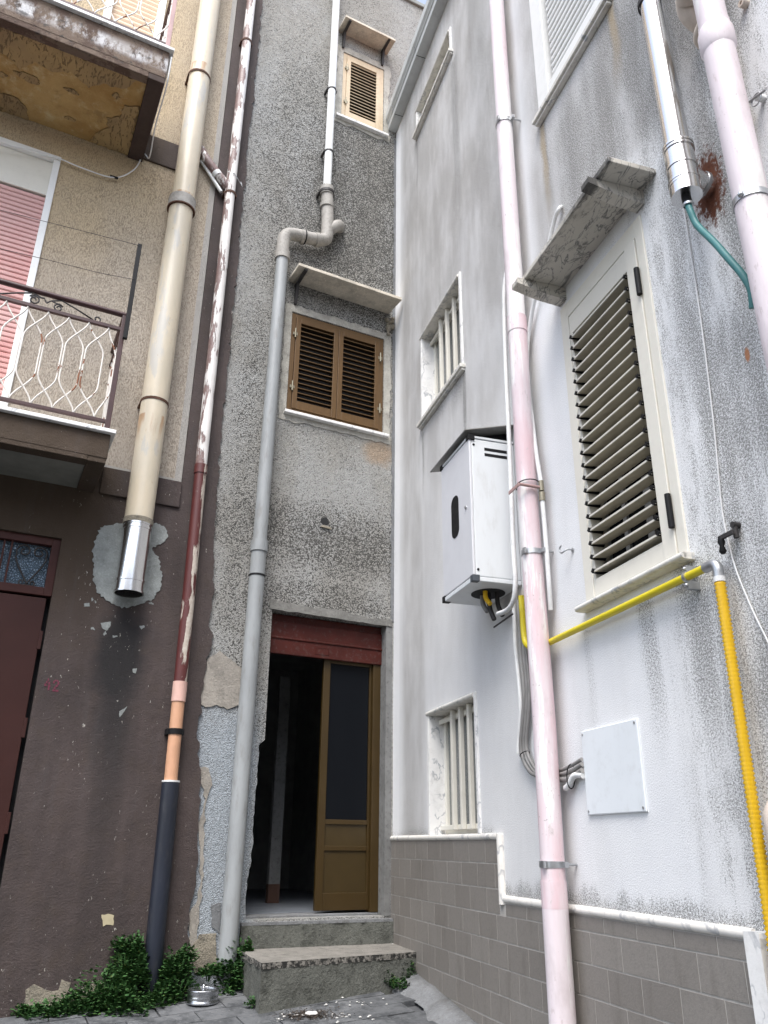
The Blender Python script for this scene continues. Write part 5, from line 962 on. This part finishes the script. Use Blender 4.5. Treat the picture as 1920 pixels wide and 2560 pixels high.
# gas pipe
zg = 1.880; gyy = -0.05
T = thing('gas_pipe', 'yellow gas pipe running under the louvred window and down the white wall', 'pipe', FB, (4.15, gyy, 0.4))
MB().tube([(2.66, gyy+0.01, zg+0.0), (4.105, gyy, zg)], 0.0165, 14).build('horizontal_pipe', M['gas'], T)
MB().tube(spline([B3(1303, 1490, 0.05), B3(1306, 1530, 0.05), B3(1313, 1605, 0.05), (2.68, gyy, zg)], 5), 0.0165, 12).build('riser', M['gas'], T)
q = MB(); q.tube(spline([(4.085, gyy, zg), (4.13, gyy, zg), (4.150, gyy, zg-0.02), (4.151, gyy, zg-0.06)], 6), 0.0205, 14); q.build('elbow', M['galv'], T); MB().ring((4.151, gyy, zg-0.075), (4.151, gyy, zg-0.055), 0.0215, 0.015, 14).build('elbow_collar', M['conduit'], T)
q = MB(); q.ring((3.965, gyy, zg), (3.98, gyy, zg), 0.021, 0.016, 16); q.box(3.964, 3.982, gyy-0.004, 0.0, zg-0.05, zg-0.018); q.box(3.964, 3.982, gyy-0.004, 0.0, zg+0.018, zg+0.045); q.ico((3.973, gyy-0.006, zg-0.034), 0.01); q.ico((3.973, gyy-0.006, zg+0.032), 0.009); q.build('clamp', M['galv'], T)
n = 190; MB().tube([(4.151-0.0001*i, gyy, zg-0.075-i*0.0075) for i in range(n)], [0.0185+(0.0034 if i % 2 else -0.0024) for i in range(n)], 14).build('ribbed_sleeve', M['gasflex'], T)
# hook, shutter catch, wall wire, small fittings
hxx, hzz = 3.035, 2.313
q = MB(); q.tube(spline([(hxx+0.03, 0.01, hzz-0.004), (hxx+0.03, -0.03, hzz-0.004), (hxx+0.022, -0.045, hzz-0.012), (hxx, -0.05, hzz-0.016), (hxx-0.018, -0.05, hzz+0.0), (hxx-0.014, -0.05, hzz+0.018), (hxx+0.002, -0.05, hzz+0.022)], 5), 0.0045, 8); q.ring((hxx+0.03, -0.006, hzz-0.004), (hxx+0.03, 0.0, hzz-0.004), 0.012, 0.003, 12)
tag(q.build('wall_hook', M['galv'], fr=FB, org=(hxx+0.03, 0, hzz-0.004)), 'small open metal hook screwed into the wall left of the louvred window', 'hook')
c0 = pB(1838, 1325, 0.02); c1 = pB(1796, 1345, 0.04)
T = thing('shutter_catch', 'black shutter catch on the white wall above the gas pipe elbow', 'catch', FB, (c0[0], 0, c0[1]))
q = MB(); q.tube([(c0[0], 0.0, c0[1]+0.02), (c0[0], -0.03, c0[1]+0.02)], 0.012, 10); q.tube([(c0[0], -0.02, c0[1]-0.03), (c0[0], -0.02, c0[1]+0.03)], 0.010, 10); q.build('pivot', M['iron'], T)
q = MB(); q.box(c1[0], c0[0]+0.012, -0.045, -0.035, c0[1]-0.022, c0[1]-0.004); q.build('arm', M['iron'], T, 0.002)
q = MB(); q.tube([(c1[0]+0.012, -0.04, c0[1]-0.01), (c1[0]+0.012, -0.04, c0[1]-0.03), (c1[0]+0.012, -0.04, c0[1]-0.045), (c1[0]+0.012, -0.04, c0[1]-0.065), (c1[0]+0.012, -0.04, c0[1]-0.075)], [0.010, 0.014, 0.008, 0.014, 0.008], 10); q.build('catch_head', M['black'], T)
wire([B3(x, y, 0.008) for x, y in ((1706, 505), (1722, 600), (1754, 816), (1783, 1050), (1801, 1240), (1809, 1300), (1822, 1360), (1842, 1430), (1878, 1518), (1920, 1605), (1960, 1690))], 0.0035, 'wall_wire', 'thin pale wire running down the mouldy wall from the steel flue past the shutter catch', 'wire', FB, M['conduit'])
p = B3(1900, 245, 0.02)
T = thing('wall_plug', 'pale plastic wall plug with a looped wire end beside the pale pink pipe', 'plug', FB, p)
q = MB(); q.tube([(p[0], 0.0, p[2]), (p[0], -0.035, p[2])], 0.014, 10); q.build('plug', M['conduit'], T); q = MB(); q.tube(spline([(p[0]-0.07, -0.05, p[2]+0.005), (p[0]-0.02, -0.045, p[2]), (p[0]+0.05, -0.04, p[2]-0.02)], 5), 0.005, 6); q.tube([(p[0]+0.0+0.025*cos(t), -0.04, p[2]-0.015+0.025*sin(t)) for t in [2*pi*i/18 for i in range(18)]], 0.003, 6, closed=True); q.build('wire_loop', M['galv'], T)
p = B3(1857, 8, 0.02); q = MB(); q.ring((p[0], -0.03, p[2]), (p[0], 0.0, p[2]), 0.018, 0.008, 12); q.ico((p[0], -0.018, p[2]), 0.010); tag(q.build('cable_boss', M['beige'], fr=FB, org=p), 'small round beige boss on the wall right of the top of the pale pink pipe', 'fitting')
p = B3(1922, 2085, 0.06); q = MB(); q.tube([(p[0]+0.03, -0.05, p[2]-0.09), (p[0]+0.03, -0.055, p[2]-0.05), (p[0]+0.03, -0.055, p[2]-0.004)], [0.03, 0.034, 0.034], 14); q.tube([(p[0]+0.03, -0.055, p[2]), (p[0]+0.03, -0.055, p[2]+0.06), (p[0]+0.03, -0.045, p[2]+0.09)], [0.033, 0.033, 0.022], 14); q.box(p[0]+0.02, p[0]+0.04, -0.03, 0.0, p[2]-0.02, p[2]+0.02)
tag(q.build('beige_pipe_elbow', M['beige'], fr=FB, org=(p[0], 0, p[2])), 'rounded beige fitting on the wall beside the ribbed end of the gas pipe', 'fitting')  # short rounded piece built as a beige pipe elbow

# ================================================================== GROUND THINGS
def leafclump(name, label, spots, n, seed, lsz=0.025, spread=1.0):
    r = random.Random(seed); c0 = spots[0]
    T = thing(name, label, 'plant', FW, (c0[0], c0[1], gz(c0[0], c0[1])), 'weeds along the alley foot')
    b = MB(); st_ = MB()
    tot = sum(s[3] for s in spots)
    for (x, y, zb_, wgt, rx, hz_) in [(s[0], s[1], s[2], s[3], s[4], s[5]) for s in spots]:
        m_ = int(n*wgt/tot)
        for i in range(max(3, m_//45)):
            a = r.uniform(0, 2*pi); rr = rx*0.8*math.sqrt(r.random()); st_.tube([(x+rr*0.3*cos(a), y+rr*0.3*sin(a)*0.6, zb_-0.02), (x+rr*0.7*cos(a), y+rr*0.7*sin(a)*0.6, zb_+hz_*0.4), (x+rr*cos(a), y+rr*sin(a)*0.6, zb_+hz_*0.8)], 0.0025, 5)
        for i in range(m_):
            a = r.uniform(0, 2*pi); rr = rx*math.sqrt(r.random()); h = hz_*(1-(rr/rx)**2*0.75)*(r.random()**0.6)
            lump = 1+0.25*sin(a*3+x*9)+0.15*sin(a*7+seed)
            p = Vector((x+rr*cos(a)*lump, y+rr*sin(a)*0.62*lump, zb_+h*lump+0.01))
            d = Vector((cos(a)*r.uniform(0, 1)+r.uniform(-.4, .4), sin(a)*r.uniform(0, 1)-0.35+r.uniform(-.4, .4), r.uniform(-0.1, 0.7))).normalized()
            s_ = d.cross(Vector((r.uniform(-.3, .3), r.uniform(-.3, .3), 1))).normalized(); nrm = s_.cross(d); L = lsz*r.uniform(0.6, 1.35); W_ = L*0.42
            b.add([p, p+d*L*0.35+s_*W_-nrm*L*0.06, p+d*L*0.75+s_*W_*0.8-nrm*L*0.03, p+d*L, p+d*L*0.75-s_*W_*0.8-nrm*L*0.03, p+d*L*0.35-s_*W_-nrm*L*0.06, p+d*L*0.5+nrm*L*0.07], [(0, 1, 6), (1, 2, 6), (2, 3, 6), (3, 4, 6), (4, 5, 6), (5, 0, 6)])
    b.build('foliage', M['leaf'], T); st_.build('stems', M['leaf'], T)
def ap(px, py, off): a, z = pA(px, py, off); q = FA @ Vector((a, -off, z)); return q
def sp(px, py, off, wgt, rx, hz_): q = ap(px, py, off); return (q.x, q.y, q.z, wgt, rx, hz_)
leafclump('weed_clump', 'spreading green weed clump against the brown wall left of the blue-black pipe foot', [sp(255, 2530, 0.16, 3, 0.20, 0.20), sp(180, 2548, 0.16, 2.2, 0.18, 0.12), sp(110, 2556, 0.14, 1.2, 0.16, 0.08), sp(322, 2470, 0.14, 2.6, 0.13, 0.24), sp(330, 2405, 0.10, 1.1, 0.085, 0.10), sp(296, 2378, 0.07, 0.35, 0.04, 0.07), sp(335, 2373, 0.07, 0.4, 0.045, 0.07), sp(300, 2545, 0.25, 2.0, 0.2, 0.12), sp(60, 2550, 0.1, 0.5, 0.07, 0.07)], 6200, 1)
leafclump('weed_clump', 'green weed clump between the blue-black pipe foot and the tin', [sp(420, 2520, 0.17, 2.2, 0.16, 0.2), sp(430, 2450, 0.12, 1.6, 0.11, 0.14), sp(462, 2410, 0.08, 0.7, 0.06, 0.09), sp(375, 2540, 0.24, 1.4, 0.15, 0.13)], 2900, 2)
leafclump('weed_clump', 'green weed clump round the foot of the grey downpipe beside the doorstep', [sp(590, 2480, 0.16, 1.8, 0.11, 0.22), sp(560, 2440, 0.14, 0.8, 0.07, 0.08), sp(612, 2400, 0.10, 0.5, 0.05, 0.12), sp(565, 2515, 0.22, 0.7, 0.07, 0.08), sp(520, 2445, 0.12, 0.7, 0.07, 0.06)], 2100, 3)
def gp_(px, py):
    d = ray(px, py); k = (GND[0]-0.9)/(d.z-GND[1]*d.x-GND[2]*d.y); return Vector((d.x*k, d.y*k, 0.9+d.z*k))
def gsp(px, py, wgt, rx, hz_, dz_=0): q = gp_(px, py); return (q.x, q.y, q.z+dz_, wgt, rx, hz_)
leafclump('weed_clump', 'small green weed growing from the base of the doorstep by the tiled wall', [gsp(965, 2470, 1.2, 0.06, 0.11), gsp(1000, 2478, 0.8, 0.05, 0.07), gsp(1018, 2462, 1.0, 0.05, 0.14)], 800, 4, 0.018)
leafclump('weed_clump', 'tiny weed tuft at the left front corner of the doorstep', [gsp(630, 2520, 1, 0.035, 0.045)], 140, 5, 0.016)
# tin
tc = gp_(506, 2508); R0 = 0.096; zt_ = tc.z
T = thing('cake_tin', 'shiny round metal tin with rolled rims standing among the weeds', 'tin', FW, tuple(tc))
def circ(r, z): return [(tc.x+r*cos(2*pi*i/40), tc.y+r*sin(2*pi*i/40), z) for i in range(40)]
prof = [(R0*0.97, 0), (R0*1.03, 0.004), (R0*1.03, 0.012), (R0*0.985, 0.016), (R0*0.985, 0.03), (R0*1.0, 0.034), (R0*0.985, 0.038), (R0*0.985, 0.062), (R0*1.03, 0.066), (R0*1.035, 0.076), (R0*1.0, 0.08), (R0*0.97, 0.076)]
q = MB(); V = []; 
for (r_, z_) in prof: V += circ(r_, zt_+z_)
q.add(V, [(i*40+j, i*40+(j+1) % 40, (i+1)*40+(j+1) % 40, (i+1)*40+j) for i in range(len(prof)-1) for j in range(40)], True); q.build('can_wall', M['tin'], T)
q = MB(); q.add(circ(R0*0.972, zt_+0.070), [tuple(range(40))]); q.add(circ(R0*0.97, zt_+0.001), [tuple(range(40))[::-1]]); q.build('lid', M['tin'], T)
q = MB(); q.tube([(tc.x, tc.y, zt_+0.07), (tc.x, tc.y, zt_+0.085)], 0.008, 10); q.ico((tc.x, tc.y, zt_+0.093), 0.012, 2); q.build('knob', M['tin'], T)
# debris
def chips(name, label, cat, centers, n, smin, smax, mat, seed, group=None, spread=(0.1, 0.05), zf=None):
    r = random.Random(seed); b = MB()
    for i in range(n):
        c = r.choice(centers); x = c[0]+r.gauss(0, spread[0]); y = c[1]+r.gauss(0, spread[1]); z = zf(x, y) if zf else c[2]
        s_ = r.uniform(smin, smax); random.seed(seed*100+i); b.ico((x, y, z+s_*0.25), s_, 1, (1, r.uniform(0.6, 1), 0.45), 0.3)
    o = b.build(name, mat, fr=FW, org=tuple(centers[0])); tag(o, label, cat, group); o['kind'] = 'stuff'; return o
c_ = gp_(775, 2540)
zs_ = lambda x, y: gz(x, y)+0.003
rr_ = random.Random(5); lb = MB()
for i in range(900):
    x = c_.x+rr_.gauss(0, 0.085); y = c_.y+rr_.gauss(0, 0.05); z = gz(x, y)+rr_.uniform(0.001, 0.014); a = rr_.uniform(0, 6.28); L = rr_.uniform(0.004, 0.012)
    d = Vector((cos(a), sin(a), rr_.uniform(-.4, .4))); s_ = Vector((-sin(a), cos(a), rr_.uniform(-.3, .3)))
    p = Vector((x, y, z)); lb.add([p-d*L, p+s_*L*0.5, p+d*L, p-s_*L*0.5], [(0, 1, 2, 3)])
o = lb.build('leaf_litter', M['litter'], fr=FW, org=tuple(c_)); tag(o, 'dark heap of crushed leaf litter on the paving before the doorstep', 'litter'); o['kind'] = 'stuff'
chips('plaster_chips', 'white plaster crumbs scattered over the paving before the doorstep', 'rubble', [c_, c_, gp_(890, 2510), gp_(720, 2535), gp_(860, 2545)], 60, 0.003, 0.011, M['chip'], 3, None, (0.09, 0.05), zs_)
random.seed(1); q = MB(); q.ico((c_.x+0.01, c_.y, c_.z+0.012), 0.042, 2, (1, 0.5, 0.35), 0.25); tag(q.build('plaster_flake', M['chip'], fr=FW, org=tuple(c_)), 'large white plaster flake lying on the leaf litter', 'plaster')
st_c = []
for (px_, py_) in ((745, 2362), (700, 2368), (640, 2366), (850, 2358), (930, 2356), (980, 2355), (915, 2358), (1010, 2360)):
    d = ray(px_, py_); k = (zt-0.9)/d.z; st_c.append(Vector((d.x*k, d.y*k, zt)))
chips('plaster_chips', 'white plaster crumbs strewn along the back of the lower doorstep', 'rubble', st_c, 70, 0.003, 0.011, M['chip'], 8, None, (0.05, 0.012), lambda x, y: zt)
for (px_, s_, lab) in ((735, 0.026, 'smaller pale plaster lump lying beside a bigger one on the lower doorstep'), (752, 0.034, 'bigger broken pale plaster lump resting on the lower doorstep')):
    d = ray(px_, 2362); k = (zt-0.9)/d.z; c_ = (d.x*k, d.y*k, zt); random.seed(int(px_)); q = MB(); q.ico((c_[0], c_[1], zt+s_*0.45), s_, 1, (1.1, 0.7, 0.6), 0.3)
    tag(q.build('plaster_lump', M['chip'], fr=FW, org=c_), lab, 'plaster')

# ================================================================== added unseen house behind the camera, shades the lower alley
T = thing('added_street_house', 'plain pale rendered house added out of view behind the camera to shade the lower alley', 'house', FW, (0, -7.0, -1.4))
b = MB(); b.prism([rect(-9, 9, -1.6, 6.6)] + [rect(x0, x0+1.1, 2.6, 4.6) for x0 in (-6.5, -3.2, 0.4, 3.6, 6.4)], -7.4, -7.0).build('facade_wall', M['backstucco'], T)
for x0 in (-6.5, -3.2, 0.4, 3.6, 6.4):
    b = MB(); rectframe(b, x0+0.002, x0+1.098, 2.602, 4.598, 0.08, -7.12, -7.04); wo = b.build('window', M['ivory_w'], T); MB().box(x0+0.08, x0+1.02, -7.11, -7.10, 2.68, 4.52).build('pane', M['glassdark'], wo)
b = MB(); b.hexa([(-9.2, -7.0, 6.6), (9.2, -7.0, 6.6), (9.2, -10.5, 7.8), (-9.2, -10.5, 7.8)][::-1], [(-9.2, -6.7, 6.68), (9.2, -6.7, 6.68), (9.2, -10.5, 7.95), (-9.2, -10.5, 7.95)][::-1]); b.build('roof', M['terracotta'], T)
